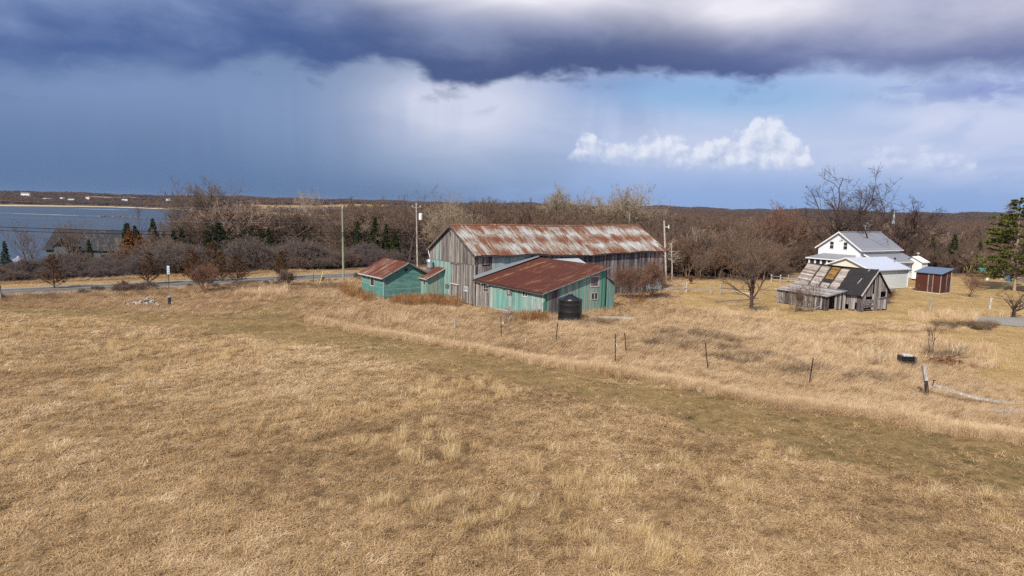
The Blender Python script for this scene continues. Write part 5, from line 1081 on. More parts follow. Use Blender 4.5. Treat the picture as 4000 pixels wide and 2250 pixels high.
def polar_scatter(n, r0, r1, a0, a1, seed, power=0.5):
    rg = np.random.default_rng(seed); r = np.sqrt(rg.uniform(r0 ** 2, r1 ** 2, n)) if power == 0.5 else r0 * (r1 / r0) ** rg.random(n); a = np.radians(rg.uniform(a0, a1, n)); return r * np.sin(a), r * np.cos(a), rg
def buildings_clear(x, y, m=0.0):
    k = np.ones(len(x), bool)
    for cx, cy, r in ((70, 131, 12 + m), (62, 113, 9 + m), (66, 133, 9), (75, 128, 8)): k &= np.hypot(x - cx, y - cy) > r
    return k
# woods near
x, y, rg = polar_scatter(12500, 95, 420, -46, 46, 3, 0)
s = road_s(x, y); z = terr(x, y); garden = (s > 30) & (s < 70) & (x < -35) & (rg.random(len(x)) < .6)
k = in_woods(x, y) & (z > LAKE_Z + .6) & buildings_clear(x, y) & ~((s < 26) & (s > 0) & (x < -8)) & ~garden
openleft = (np.degrees(np.arctan2(x, y)) < -27) & (s > 26) & (rg.random(len(x)) < .80); k &= ~openleft
az_ = np.degrees(np.arctan2(x, y)); k &= ~((s > 0) & (s < np.where(az_ < -29, 112, 72)) & (az_ < -14) & (rg.random(len(x)) < .992))
k &= ~((s > 5) & (s < 60) & (x < -20) & (x > -50) & (rg.random(len(x)) < .3))
x, y, z, s = x[k], y[k], z[k], s[k]; n = len(x); edge = np.where(x > 15, sstep(0, 25, y - wood_edge_y(x)), 1.0)
hgt = (5.0 + 5.0 * fbm(x, y, 30, 7) + 4.2 * rg.random(n) ** 1.6) * (0.65 + .4 * edge) * np.where(np.degrees(np.arctan2(x, y)) < -25, .72, np.where(x > 40, .88, np.where(np.degrees(np.arctan2(x, y)) < -11, 1.32, 1.12))); sc = hgt / 10
instancer('woodland', WV, np.stack([x, y, z - .1], 1), np.stack([sc * 1.05, sc * 1.05, sc], 1), rg.random(n) * 6.28, rg.integers(0, 5, n), np.where(rg.random(n) < .07, 1.6, np.clip(fbm(x, y, 45, 3) * 1.5 - .3 + rg.normal(0, .25, n), 0, 1)), 'brown leafless woodland behind the farm buildings', 'woods')
# brush along the road and at the woods foot
x, y, rg = polar_scatter(26000, 80, 220, -50, 46, 4, 0); s = road_s(x, y); z = terr(x, y)
left = (s > 11 + 2.0 * vnoise(x, y, 6, 2)) & (s < 26 + 6 * vnoise(x, y, 9, 5)) & (x < 12); right = (x > 12) & (y > wood_edge_y(x) - 2.0) & (y < wood_edge_y(x) + 16) & buildings_clear(x, y); patch = (s > 26) & (s < 75) & (x < -12) & (vnoise(x, y, 14, 8) > .62)
near_side = (s > -8.5) & (s < -4.6) & (x < -24) & (vnoise(x, y, 5, 12) > .36) & (rg.random(len(x)) < .5)
k = (near_side | left | (right & (rg.random(len(x)) < .55)) | (patch & (rg.random(len(x)) < .3))) & (z > LAKE_Z + .6); x, y, z, s = x[k], y[k], z[k], s[k]; n = len(x)
sc = (.12 + 1.5 * fbm(x, y, 5, 21) ** 1.5) * rg.uniform(.5, 1.25, n) * np.where(rg.random(n) < .06, 1.6, 1.0) * np.where((s > 0) & (np.degrees(np.arctan2(x, y)) < -29), .72, 1.0) * np.where((s > 0) & (s < 14), .75, np.where(s < 0, .34, 1.0))
instancer('brush', BV, np.stack([x, y, z - .05], 1), np.stack([sc * 1.1, sc * 1.1, sc], 1), rg.random(n) * 6.28, rg.integers(0, 4, n), np.where((x > 12) | (s < 0), rg.uniform(.5, 1, n), np.clip(fbm(x, y, 8, 31) * 1.5 - .4 + rg.normal(0, .22, n), 0, 1)), 'dense grey leafless brush along the road and woods edge', 'brush')
# far woods
x, y, rg = polar_scatter(30000, 380, 7000, -47, 47, 5, 0); r = np.hypot(x, y); a = np.degrees(np.arctan2(x, y)); z = terr(x, y); rf = np.interp(a, FAR_AZ, FAR_R)
k = (z > LAKE_Z + .8) & ~((a < -16) & (r < rf)) & ~clearing(x, y); x, y, z, r = x[k], y[k], z[k], r[k]; n = len(x)
sc = (.75 + .45 * fbm(x, y, 60, 9) + .15 * rg.random(n)) * (1 + .6 * sstep(1200, 5000, r)); wd = sc * (1 + 3.0 * sstep(900, 4500, r))
instancer('far_woodland', FV, np.stack([x, y, z - 1.0], 1), np.stack([wd, wd, sc], 1), rg.random(n) * 6.28, rg.integers(0, 3, n), np.clip(fbm(x, y, 320, 13) * 2.4 - .7 + rg.normal(0, .2, n), 0, 1), 'distant brown woodland reaching to the skyline', 'woods')
# scattered dark conifers in the woods mass
x, y, rg = polar_scatter(420, 140, 2600, -42, 44, 6, 0); z = terr(x, y); k = in_woods(x, y) & (z > LAKE_Z + .8) & (np.hypot(x, y) > 175) & ~((np.degrees(np.arctan2(x, y)) < -16) & (np.hypot(x, y) < np.interp(np.degrees(np.arctan2(x, y)), FAR_AZ, FAR_R))); x, y, z = x[k], y[k], z[k]; n = len(x); sc = rg.uniform(.5, .95, n)
SPJ = [np_mesh('spruce_joined', *join([(np.array([q.co[:] for q in SP[0][1].vertices]), np.array([q.vertices[:] for q in SP[0][1].polygons]))]), SPRUCE)]
instancer('far_conifers', SPJ, np.stack([x, y, z], 1), np.stack([sc, sc, sc], 1), rg.random(n) * 6.28, np.zeros(n), rg.random(n), 'dark conifers scattered through the distant woods', 'woods')

# ------------------------------------------------------------------ grass
def grass_mat(name, c0, c1, c2, dark=0.55, rnd=0.5):
    def b(bs):
        t = attr('tint'); n = noise(vadd(ocoord(), vec(t * 37.0, t * 19.0, 0.0)), 16.0, 2, 0.6); n2 = noise(gcoord(), 0.9, 4, 0.6)
        k = clamp01(t * 0.55 + n2 * 0.5 + (n - 0.5) * rnd); c = mixc(smooth(k, 0.15, 0.5), c0, c1); return mixc(smooth(k, 0.5, 0.95), c, c2)
    m = material(name, b, 0.75, 0.12); X.nt = m.node_tree
    bs = [q for q in m.node_tree.nodes if q.type == 'BSDF_PRINCIPLED'][0]; out = [q for q in m.node_tree.nodes if q.type == 'OUTPUT_MATERIAL'][0]
    tr = node('ShaderNodeBsdfTranslucent'); m.node_tree.links.new(bs.inputs['Base Color'].links[0].from_socket, tr.inputs[0]); mxs = node('ShaderNodeMixShader'); mxs.inputs[0].default_value = 0.22
    m.node_tree.links.new(bs.outputs[0], mxs.inputs[1]); m.node_tree.links.new(tr.outputs[0], mxs.inputs[2]); m.node_tree.links.new(mxs.outputs[0], out.inputs[0]); return m
FIELDG = grass_mat('matted_straw', lin('#7a6044'), lin('#c4a57a'), lin('#f0dbb6')); TUFTG = grass_mat('golden_tuft', lin('#a98d62'), lin('#d3b685'), lin('#ead6ac')); MOWNG = grass_mat('mown_olive_grass', lin('#5f5537'), lin('#a0875c'), lin('#cfb589'))
TALLG = grass_mat('pink_straw', lin('#a98d6c'), lin('#d6b992'), lin('#efdab8')); LAWNG = grass_mat('tan_lawn', lin('#9a8259'), lin('#ccb080'), lin('#e6cf9f')); WEEDG = grass_mat('russet_weeds', lin('#6f4a32'), lin('#a07850'), lin('#cfae80')); DARKW = grass_mat('dark_dead_weeds', lin('#52443a'), lin('#7d6a55'), lin('#a58d6e'))
def clump(seed, n, r, l0, l1, lean0, lean1, curl, w, mat, k=4, bias=None, head=0):
    rg = np.random.default_rng(seed); rr = r * np.sqrt(rg.random(n)); a = rg.uniform(0, 6.283, n); base = np.stack([rr * np.cos(a), rr * np.sin(a), np.zeros(n)], 1)
    a2 = rg.uniform(0, 6.283, n) if bias is None else rg.normal(bias, 0.7, n); le = np.radians(rg.uniform(lean0, lean1, n)); L = rg.uniform(l0, l1, n)
    P = np.zeros((n, k, 3)); P[:, 0] = base; ang = le.copy()
    for i in range(1, k):
        d = np.stack([np.cos(a2) * np.sin(ang), np.sin(a2) * np.sin(ang), np.cos(ang)], 1); P[:, i] = P[:, i - 1] + d * (L / (k - 1))[:, None]; ang = np.minimum(ang + curl * rg.uniform(.3, 1.2, n), 1.75); a2 = a2 + rg.normal(0, .25, n)
    P[:, :, 2] = np.maximum(P[:, :, 2], 0.012)
    side = np.stack([-np.sin(a2 + rg.normal(0, .6, n)), np.cos(a2), np.zeros(n)], 1); tw = np.linspace(1, .25, k); tw = tw if not head else np.array([.6] * (k - 1) + [2.6])
    A = P - side[:, None] * (w / 2 * tw)[None, :, None]; B = P + side[:, None] * (w / 2 * tw)[None, :, None]
    V = np.stack([A, B], 2).reshape(-1, 3); b = np.arange(n)[:, None] * k * 2; i = np.arange(k - 1)[None, :] * 2; F = np.stack([b + i, b + i + 1, b + i + 3, b + i + 2], -1).reshape(-1, 4)
    return np_mesh('grass_clump', V, F, mat)
BC, BS = math.cos(BANG), math.sin(BANG)
def blocked(x, y):
    dx, dy = x - BO[0], y - BO[1]; a, b = dx * BC + dy * BS, -dx * BS + dy * BC
    k = (a > -.15) & (a < 32.9) & (b > -.15) & (b < 11.2); k |= inside([L0, L1, L2, L3], a, b); k |= (a > -7.8) & (a < -1) & (b > 8.7) & (b < 15.5); k |= (a > -2.6) & (a < 0.1) & (b > 7.2) & (b < 9.2); k |= (a > 12.5) & (a < 14.1) & (b > -9.5) & (b < -6.7)
    for (ox, oy), an, x0, x1, y0, y1 in (((63.08, 123.64), 31.6, -3, 17.5, -5, 9.5), ((56.58, 107.36), 29.44, .2, 10.8, .2, 8.9), ((66.66, 105.73), 32.69, -.1, 3.2, -.1, 3.9), ((43.3, 83.9), 25.5, -3.7, 5, -.05, 10.3)):
        c, s = math.cos(rad(an)), math.sin(rad(an)); u, v = (x - ox) * c + (y - oy) * s, -(x - ox) * s + (y - oy) * c; k |= (u > x0) & (u < x1) & (v > y0) & (v < y1) & ~((an == 25.5) & (u < 0) & (v < 2.1))
    k |= np.hypot(x - t[0], y - t[1]) < 1.3 if False else (np.hypot(x - tank.location.x, y - tank.location.y) < 1.28)
    c = G(4060, 1262); k |= ((x - c[0]) / 7.3) ** 2 + ((y - c[1]) / 4.0) ** 2 < 1; c = G(2390, 1246); k |= (np.abs(x - c[0]) < 2.4) & (np.abs(y - c[1]) < 1.0); k |= np.abs(road_s(x, y)) < 4.4
    return k
def scatter(n, r0, r1, seed, a0=-50, a1=50, uni=True):
    rg = np.random.default_rng(seed); r = rg.uniform(r0, r1, n) if uni else np.sqrt(rg.uniform(r0 * r0, r1 * r1, n)); a = np.radians(rg.uniform(a0, a1, n)); return r * np.sin(a), r * np.cos(a), rg
def grass(name, meshes, x, y, rg, sc, tint, label, tilt=0.12):
    n = len(x); instancer(name, meshes, np.stack([x, y, terr(x, y) - .01], 1), sc, rg.random(n) * 6.28 if tilt is not None else rg.normal(0, .5, n), rg.integers(0, len(meshes), n), np.clip(tint, 0, 1), label, 'grass', rg.normal(0, tilt or .08, (n, 2)))
FA = [clump(200 + i, 22, .26, .12, .34, 40, 85, .55, .022, FIELDG, 4) for i in range(6)]
x, y, rg = scatter(190000, 15, 96, 61); k = zone_in(FIELD, x, y) | (zone_in(MOWN, x, y) & (rg.random(len(x)) < .10)); x, y = x[k], y[k]; n = len(x); f = fbm(x, y, 2.2, 41); g2 = fbm(x, y, 11, 44)
keep = rg.random(n) < .35 + 1.2 * f; x, y, f, g2 = x[keep], y[keep], f[keep], g2[keep]; n = len(x); r = np.hypot(x, y)
grass('field_grass', FA, x, y, rg, (.45 + 1.1 * f + .35 * rg.random(n)) * (1 + .006 * np.maximum(r - 30, 0)), 0.9 * g2 - .03 + .5 * (f - .5) + rg.normal(0, .2, n), 'matted dry straw grass covering the foreground field')
TB = [clump(220 + i, 150, .32, .2, .62, 2, 48, .2, .011, TUFTG, 4) for i in range(4)]
x, y, rg = scatter(9000, 16, 95, 62, uni=False); k = zone_in(FIELD, x, y) & (fbm(x, y, 5, 51) > .58); x, y = x[k], y[k]; n = len(x)
grass('field_tufts', TB, x, y, rg, rg.uniform(.45, 1.2, n) ** 1.3, rg.uniform(.2, 1, n), 'upright golden grass tufts scattered over the field')
MA = [clump(230 + i, 34, .26, .05, .13, 30, 80, .3, .009, MOWNG, 3) for i in range(4)]
x, y, rg = scatter(120000, 24, 100, 63); k = zone_in(MOWN, x, y); x, y = x[k], y[k]; n = len(x); f = fbm(x * .5 + y * .5, y - x * .4, 3.5, 47)
grass('mown_grass', MA, x, y, rg, rg.uniform(.7, 1.3, n) * (1 + .004 * np.maximum(np.hypot(x, y) - 40, 0)), 2.2 * f - .65 + rg.normal(0, .22, n), 'short olive mown grass of the track across the field')
LA = [clump(240 + i, 30, .32, .05, .14, 30, 80, .3, .012, LAWNG, 3) for i in range(4)]
x, y, rg = scatter(80000, 44, 150, 64, -4, 50); k = (zone_in(LAWN, x, y, 3) | zone_in(LAWN2, x, y, 3) | zone_in(SLOPE, x, y, 3)) & ~blocked(x, y); x, y = x[k], y[k]; n = len(x)
grass('lawn_grass', LA, x, y, rg, rg.uniform(.6, 1.3, n) * (.6 + 1.1 * fbm(x, y, 6, 49)), 1.8 * fbm(x, y, 9, 48) - .4 + rg.normal(0, .2, n), 'short tan lawn grass around the farm buildings')
TC = [clump(250 + i, 64, .34, .35, .95, 18, 62, .35, .013, TALLG, 5, bias=-.6) for i in range(6)]
x, y, rg = scatter(150000, 30, 125, 65); far = (road_s(x, y) > -5) & (road_s(x, y) < 12) & (x < 30)
k = ~zone_in(FIELD, x, y) & ~zone_in(MOWN, x, y) & ~zone_in(LAWN, x, y, 3) & ~zone_in(LAWN2, x, y, 3) & ~zone_in(SLOPE, x, y, 3) & ~blocked(x, y) & (road_s(x, y) < 11.5) & ~((x > 12) & (y > wood_edge_y(x)))
x, y = x[k], y[k]; n = len(x); f = fbm(x, y, 5, 53); st = inside(STRIP, x, y); s = road_s(x, y); verge = (np.abs(s) < 9) & (x < 20)
keep = rg.random(n) < np.where(st, .95, .35 + .9 * f) * np.where(verge, .75, 1.0); x, y, f, st, verge = x[keep], y[keep], f[keep], st[keep], verge[keep]; n = len(x)
grass('tall_grass', TC, x, y, rg, (.35 + .85 * f + .25 * rg.random(n)) * np.where(verge & (road_s(x, y) > 0), .45, np.where(st, .85, .9)), .3 + .9 * (fbm(x, y, 8, 57) - .3) + rg.normal(0, .18, n), 'tall matted pale grass along the fence and around the barn', tilt=None)
WA = [clump(270 + i, 26, .32, .6, 1.35, 0, 16, .05, .013, WEEDG, 4, head=1) for i in range(3)]; WD = [clump(280 + i, 70, .32, .3, .75, 8, 50, .3, .012, DARKW, 4) for i in range(3)]
def poly_scatter(px, n, seed):
    P_ = pts_px(px); rg = np.random.default_rng(seed); lo, hi = P_.min(0), P_.max(0); x, y = rg.uniform(lo[0], hi[0], n), rg.uniform(lo[1], hi[1], n); k = inside(P_, x, y) & ~blocked(x, y); return x[k], y[k], rg
xs, ys = [], []
for px, n, sd in (([(1520, 1182), (1620, 1172), (1740, 1178), (1810, 1190), (1790, 1204), (1640, 1200), (1530, 1196)], 420, 71), ([(1330, 1125), (1410, 1150), (1500, 1178), (1440, 1185), (1340, 1165)], 500, 72), ([(2240, 1262), (2420, 1215), (2500, 1160), (2570, 1150), (2560, 1170), (2430, 1240), (2300, 1268)], 260, 73), ([(2030, 1248), (2140, 1252), (2130, 1262), (2040, 1258)], 150, 74)):
    x, y, rg = poly_scatter(px, n, sd); xs.append(x); ys.append(y)
x, y = np.concatenate(xs), np.concatenate(ys); n = len(x); grass('dead_weeds', WA, x, y, rg, rg.uniform(.5, 1.05, n), rg.uniform(0, .8, n), 'russet dead weed stalks in front of the sheds', tilt=.07)
xs, ys = [], []
for px, n, sd in (([(-200, 1175), (250, 1152), (560, 1135), (830, 1125), (1340, 1112), (1330, 1128), (900, 1142), (600, 1160), (300, 1172), (-200, 1195)], 2600, 75), ([(2500, 1322), (2620, 1292), (2800, 1302), (3000, 1392), (3300, 1452), (3560, 1492), (3400, 1500), (3000, 1456), (2700, 1385), (2520, 1350)], 1700, 76), ([(3640, 1262), (3900, 1270), (3860, 1290), (3660, 1288)], 500, 77), ([(3600, 1370), (3760, 1372), (3800, 1400), (3620, 1412)], 400, 78), ([(2260, 1262), (2420, 1258), (2380, 1276), (2270, 1275)], 160, 79), ([(1880, 1216), (2120, 1244), (2110, 1252), (1880, 1226)], 180, 80)):
    x, y, rg = poly_scatter(px, n, sd); k = fbm(x, y, 4, sd) > .40; xs.append(x[k]); ys.append(y[k])
x, y = np.concatenate(xs), np.concatenate(ys); n = len(x); grass('dark_weeds', WD, x, y, rg, rg.uniform(.6, 1.45, n), rg.uniform(0, 1, n), 'darker dead weeds in the ditch and along the fence line', tilt=.1)

UPW = pts_px(UP); seg = rng.integers(0, len(UPW) - 1, 4200); tt = rng.random(4200); xy = UPW[seg] * (1 - tt)[:, None] + UPW[seg + 1] * tt[:, None]; x, y = xy[:, 0] + rng.normal(0, .35, 4200), xy[:, 1] + np.abs(rng.normal(0, .8, 4200)) + .2
PA = [clump(300 + i, 60, .26, .35, .8, 4, 34, .2, .012, TALLG, 4) for i in range(3)]; n = len(x)
grass('track_fringe', PA, x, y, rng, rng.uniform(.5, 1.0, n), rng.uniform(.3, 1, n), 'upright pale grass fringe along the far edge of the mown track', tilt=.1)
xs, ys = [], []
for px, n, sd in (([(3050, 1325), (3500, 1318), (3900, 1370), (3960, 1430), (3720, 1445), (3450, 1425), (3200, 1400)], 620, 91), ([(2650, 1205), (2900, 1228), (3050, 1218), (3060, 1236), (2850, 1252), (2640, 1228)], 420, 92), ([(1330, 1215), (1720, 1262), (1700, 1290), (1300, 1240)], 260, 93), ([(900, 1150), (1130, 1120), (1120, 1150), (960, 1185)], 420, 94), ([(3560, 1225), (3950, 1235), (3930, 1262), (3560, 1255)], 260, 95)):
    x, y, rg = poly_scatter(px, n, sd); k = fbm(x, y, 3, sd) > .42; xs.append(x[k]); ys.append(y[k])
x, y = np.concatenate(xs), np.concatenate(ys); n = len(x); grass('pale_tall_tufts', PA, x, y, rng, rng.uniform(.7, 1.6, n), rng.uniform(.3, 1, n), 'tall pale grass tufts standing above the rough ground', tilt=.1)
x, y, rg = scatter(900, 18, 90, 96, uni=False); k = zone_in(FIELD, x, y) & (fbm(x, y, 6, 97) > .5); x, y = x[k], y[k]; n = len(x); grass('field_weeds', WD, x, y, rg, rg.uniform(.25, .6, n), rg.uniform(0, 1, n), 'small dark dead weeds dotted through the field', tilt=.15)

# ------------------------------------------------------------------ posts, poles and small things
def lean_to(base, px_top, h):                                        # upper end of a leaning post: same distance, sighted pixel column
    p = atY(px_top, 1000, base[1]); return None
def wood_post(name, label, px, py, top, r, mat, lean=(0, 0), group=None, cat='post', n=8, cap=None):
    b = G(px, py); t_ = tag(empty(name, (b[0], b[1], 0)), label, cat, group); h = top
    m = MB().tube([(0, 0, -.3), (lean[0] * .5, lean[1] * .5, h * .5), (lean[0], lean[1], h - .04), (lean[0], lean[1], h)], [r * 1.08, r, r * .95, r * .75], n); m.build('shaft', mat, t_)
    if cap: MB().lathe([(r * 1.5, h - .1), (r * 1.5, h), (r * .6, h + .06)], 10).build('cap', cap, t_)
    return t_
wood_post('fence_post', 'bleached round wooden post in grass before the barn gable', 1775, 1290, 1.45, .1, GREY, (.08, 0))
def t_post(px, py, py_top, px_top, lab):
    b = G(px, py); e = atY(px_top, py_top, b[1]); h = e[2]; t_ = tag(empty('steel_post', (b[0], b[1], 0)), lab, 'post', 'rusty steel fence posts'); dx = e[0] - b[0]
    MB().bar((0, 0, -.3), (dx, 0, h), .075, .02, (0, 1, 0)).bar((0, .02, -.3), (dx, .02, h), .02, .06, (0, 1, 0)).build('shaft', DARKIRON, t_)
    m = MB()
    for i in range(6): f = .25 + i * .12; m.box(dx * f - .02, dx * f + .02, -.03, -.01, h * f, h * f + .03)
    m.build('studs', DARKIRON, t_); return t_
for a in ((1958, 1322, 1236, 1957, 'leftmost thin rusty steel post, before the lean-to'), (2171, 1342, 1262, 2178, 'thin rusty steel post below the black tank'), (2404, 1424, 1306, 2404, 'rusty steel post with green tie, nearer of the close pair'), (2449, 1392, 1300, 2440, 'slightly tilted rusty steel post, farther of the close pair'), (2768, 1449, 1338, 2755, 'rusty steel post tilted left, midway along the fence line'), (3160, 1500, 1398, 3177, 'rusty steel post tilted right, nearest the broken rail')): t_post(*a)
b = G(2404, 1424); e = atY(2404, 1345, b[1]); tag(MB().bar((b[0] - .05, b[1] - .05, e[2] + .1), (b[0] + .12, b[1] - .05, e[2] - .25), .02, .05).build('green_tie', plain('mint_plastic', (.35, .62, .48), .5)), 'pale green plastic tie on a steel fence post', 'tie')
for px, py, lab in ((2052, 1340, 'left white marker stake low in the grass'), (2153, 1337, 'right white marker stake low in the grass'), (836, 1122, 'short white stake in ditch weeds left of tall pole')): wood_post('marker_stake', lab, px, py, .4, .03, PVC, (.02, 0), 'short white stakes', 'stake', 5)
# broken gate post with planks before the lean-to
b = G(1985, 1263); g_ = tag(empty('broken_gate', (b[0], b[1], 0)), 'broken brown gate post with hanging planks before the lean-to', 'gate')
MB().bar((0, 0, -.2), (.12, 0, 1.75), .2, .2).build('post', BROWNWOOD, g_); MB().bar((.15, -.15, 1.1), (-.55, -.2, -.0), .05, .09).build('brace', GREY, g_); MB().bar((-.95, .05, 1.45), (.0, .0, 1.3), .05, .12).build('plank', SILVER, g_); MB().bar((-.9, .06, 1.3), (.0, .02, 1.1), .05, .22).build('plank', GREY, g_); MB().hexa([(-.85, -.4, 0), (-.4, -.5, 0), (-.35, -.1, 0), (-.8, 0, 0), (-.8, -.35, .18), (-.45, -.42, .2), (-.42, -.15, .2), (-.75, -.08, .17)]).build('stone', STONE, g_)
b = G(2098, 1252); g_ = tag(empty('fallen_planks', (b[0], b[1], 0)), 'brown planks leaning in a vee against the lean-to corner', 'planks')
MB().bar((0, 0, -.1), (.22, .1, 1.2), .3, .12).build('stump_post', BROWNWOOD, g_); MB().bar((-.05, -.05, .05), (.75, .3, 2.3), .05, .1).build('plank', SILVER, g_); MB().bar((.15, .05, .2), (-.25, .3, 2.3), .04, .16).build('plank', GREY, g_); MB().bar((.1, -.15, .03), (-1.2, .1, .55), .1, .12).build('white_board', PVC, g_)
# tall wooden post with fallen rail on the right
b = G(3628, 1562); e = atY(3607, 1424, b[1]); rp_ = tag(empty('rail_post', (b[0], b[1], 0)), 'tall bleached fence post holding the end of a fallen rail', 'post')
MB().bar((0, 0, -.3), ((e[0] - b[0]) * .55, 0, e[2] * .55), .19, .16, (0, 1, 0)).build('dark_base', BROWNWOOD, rp_); MB().bar(((e[0] - b[0]) * .551, 0, e[2] * .551), (e[0] - b[0], 0, e[2]), .2, .17, (0, 1, 0)).build('shaft', STRAWPOST, rp_); MB().bar((.12, -.05, .95), (.2, -.05, 1.35), .03, .05).bar((.1, -.05, 1.33), (.3, -.05, 1.35), .04, .04).build('hook', DARKIRON, rp_)
def rail(name, lab, pts, w, h, mat, cat='rail', group=None):
    m = MB(); [m.bar(a, c, w, h) for a, c in zip(pts, pts[1:])]; return tag(m.build(name, mat), lab, cat, group)
q = [atY(3600, 1495, b[1] + .12), atY(3640, 1500, b[1] + .12), atY(3720, 1528, b[1] - .2), atY(3820, 1556, b[1] - .8), atY(3990, 1582, b[1] - 1.2)]
rail('fallen_rail', 'long weathered rail sloping down from the tall post into grass', q, .16, .14, STRAWPOST)
rail('fallen_rail', 'short grey rail lying in the grass at the right edge', [G(3885, 1606, .25), G(4030, 1606, .22)], .14, .12, SILVER)
for px, py, h, lab in ((3632, 1216, 1.75, 'thick weathered post on the lawn below the rust red shed'), (3866, 1205, 1.4, 'slimmer weathered post right of the thick lawn post')): wood_post('fence_post', lab, px, py, h, .13, STRAWPOST, (.12, 0))
# split rail fence by the orchard
fp = [(2680, 1142, 1.5, 'split rail fence post nearest the barn corner'), (2776, 1151, 1.6, 'thick split rail fence post, second from the barn'), (2812, 1150, 1.5, 'forked split rail fence post, third from the barn'), (3012, 1100, 1.3, 'square fence post in the far fence left of the ruin'), (3047, 1102, 1.3, 'second square post in the far fence left of ruin'), (3078, 1102, 1.3, 'third square post of the far fence, by the ruin roof'), (3110, 1104, 1.3, 'last square post of the far fence, at the ruin eave'), (2925, 1140, 1.2, 'leaning grey post in the fence behind the orchard tree')]
fpos = [G(a, c) for a, c, _, _ in fp]
for (a, c, h, lab) in fp: wood_post('fence_post', lab, a, c, h, .11, STRAWPOST, (.05, 0), 'weathered fence posts by the orchard')
def span(i, j, za, zb, lab): a, c = fpos[i], fpos[j]; rail('fence_rail', lab, [(a[0], a[1] - .1, za), ((a[0] + c[0]) / 2, (a[1] + c[1]) / 2 - .1, (za + zb) / 2 - .05), (c[0], c[1] - .1, zb)], .09, .11, SILVER, group='weathered fence rails')
e = G(2590, 1140); rail('fence_rail', 'rail from the barn corner to the first fence post', [(e[0], e[1], .5), (fpos[0][0], fpos[0][1] - .1, .65)], .09, .11, SILVER, group='weathered fence rails')
span(0, 1, .65, 1.0, 'rail between the first two split rail posts'); span(2, 7, .95, .35, 'rail falling from the forked post towards the orchard tree'); span(3, 4, 1.0, 1.0, 'upper rail between the far square posts'); span(4, 6, .8, .75, 'upper rail of the far fence running to the ruin'); span(3, 6, .45, .4, 'lower rail of the far fence left of the ruin')
rail('fallen_rail', 'grey rail lying on the ground behind the orchard tree', [G(2790, 1178, .2), G(2880, 1174, .25), G(2960, 1165, .3)], .12, .12, SILVER); rail('fallen_rail', 'pale bent rail lying along the old fence left of the orchard tree', [G(2850, 1133, .5), G(2900, 1142, .45), G(2945, 1150, .3)], .12, .12, STRAWPOST); rail('fallen_rail', 'pale fallen branch in front of the ruined side shed', [G(3110, 1206, .2), G(3180, 1204, .35), G(3230, 1190, .5)], .07, .07, STRAWPOST)
# crate, rusty heap, stones, cap, sign
b = G(3535, 1428); cr = tag(empty('slatted_crate', (b[0], b[1], 0), rad(-8)), 'black slatted crate with white lid lying in the grass', 'crate')
for i in range(5): MB().box(-.5, .5, -.5, -.46, .05 + i * .17, .17 + i * .17).build('slat', BLACKPOLY, cr)
for i in range(5): MB().box(.46, .5, -.45, .5, .05 + i * .17, .17 + i * .17).build('slat', BLACKPOLY, cr)
MB().box(-.46, .46, -.44, .46, 0, .8).build('inner_box', BLACKPOLY, cr); MB().box(-.3, .4, -.3, .3, .81, .93).build('lid', PALETRIM, cr); MB().box(-.5, .3, -.7, -.52, 0, .08).build('base_board', PALETRIM, cr); MB().box(.52, .75, -.3, .1, .3, .75).build('side_box', DARKGREY, cr)
b = G(3660, 1428); rh_ = np.random.default_rng(4); m = MB()
for i in range(46):
    a, l = rh_.uniform(-.5, .5), rh_.uniform(.5, 1.4); c = (b[0] + rh_.uniform(-1.3, 1.2), b[1] + rh_.uniform(-.5, .7), .08 + rh_.random() * .55); m.bar(c, (c[0] + l * math.cos(a), c[1] + l * math.sin(a), max(.05, c[2] + rh_.uniform(-.25, .2))), .06, .05)
tag(m.build('brush_heap', plain('rust_brown_brush', (.16, .075, .035), .9, sc=4)), 'low rusty brown brush heap behind the fallen rail post', 'heap', kind='stuff')
rr_ = random.Random(3); STM = []
for i in range(4):
    m = MB(); m.lathe([(.55, -.1), (.9 + .1 * i, .12), (.75, .42), (.25, .58)], 7); STM.append(m.mesh('stone', STONE))
b = G(575, 1186); sh = tag(empty('stone_pile', (b[0], b[1], 0)), 'low pile of pale stones in the grass near the road', 'stones')
for i in range(70):
    x, y = rr_.gauss(0, 1.15), rr_.gauss(0, .7); s = rr_.uniform(.12, .27); z = max(0, .55 - .28 * abs(x) - .2 * abs(y)) * rr_.random(); link('stone', STM[i % 4], sh, (x, y, z), (rr_.random(), rr_.random(), rr_.random() * 6), (s, s * rr_.uniform(.7, 1.2), s))
b = G(662, 1192); wc = tag(empty('well_cap', (b[0], b[1], 0)), 'short dark pipe with grey cap standing right of the stone pile', 'pipe'); MB().lathe([(.17, -.1), (.17, .95)], 14).build('casing', DARKIRON, wc); MB().lathe([(.24, .9), (.24, 1.02), (.16, 1.08)], 14).build('cap', GALV, wc)
b = G(660, 1136); e = atY(661, 1040, b[1]); sg = tag(empty('road_sign', (b[0], b[1], 0)), 'narrow pale blue civic number sign on a thin post by the road', 'sign'); H1 = e[2]
MB().bar((0, 0, -.3), (.02, 0, H1), .05, .05).build('post', DARKIRON, sg); MB().box(-.14, .18, -.06, -.04, H1 - 1.05, H1 + .05).build('plate', plain('pale_blue_plate', (.55, .68, .78), .5), sg)
for i, hgt_ in enumerate((.2, .5, .8)): MB().box(-.05, .09, -.075, -.062, H1 - hgt_ - .1, H1 - hgt_ + .04).build('digit', plain('dark_digit', (.08, .12, .18), .6), sg)
b = G(1246, 1118); e = atY(1262, 1060, b[1]); ys = tag(empty('guy_marker', (b[0], b[1], 0)), 'leaning pale yellow guy wire marker beside the tall pole', 'marker'); MB().bar((0, 0, 0), (e[0] - b[0], 0, e[2]), .12, .1).build('sleeve', YELLOWPAINT, ys)
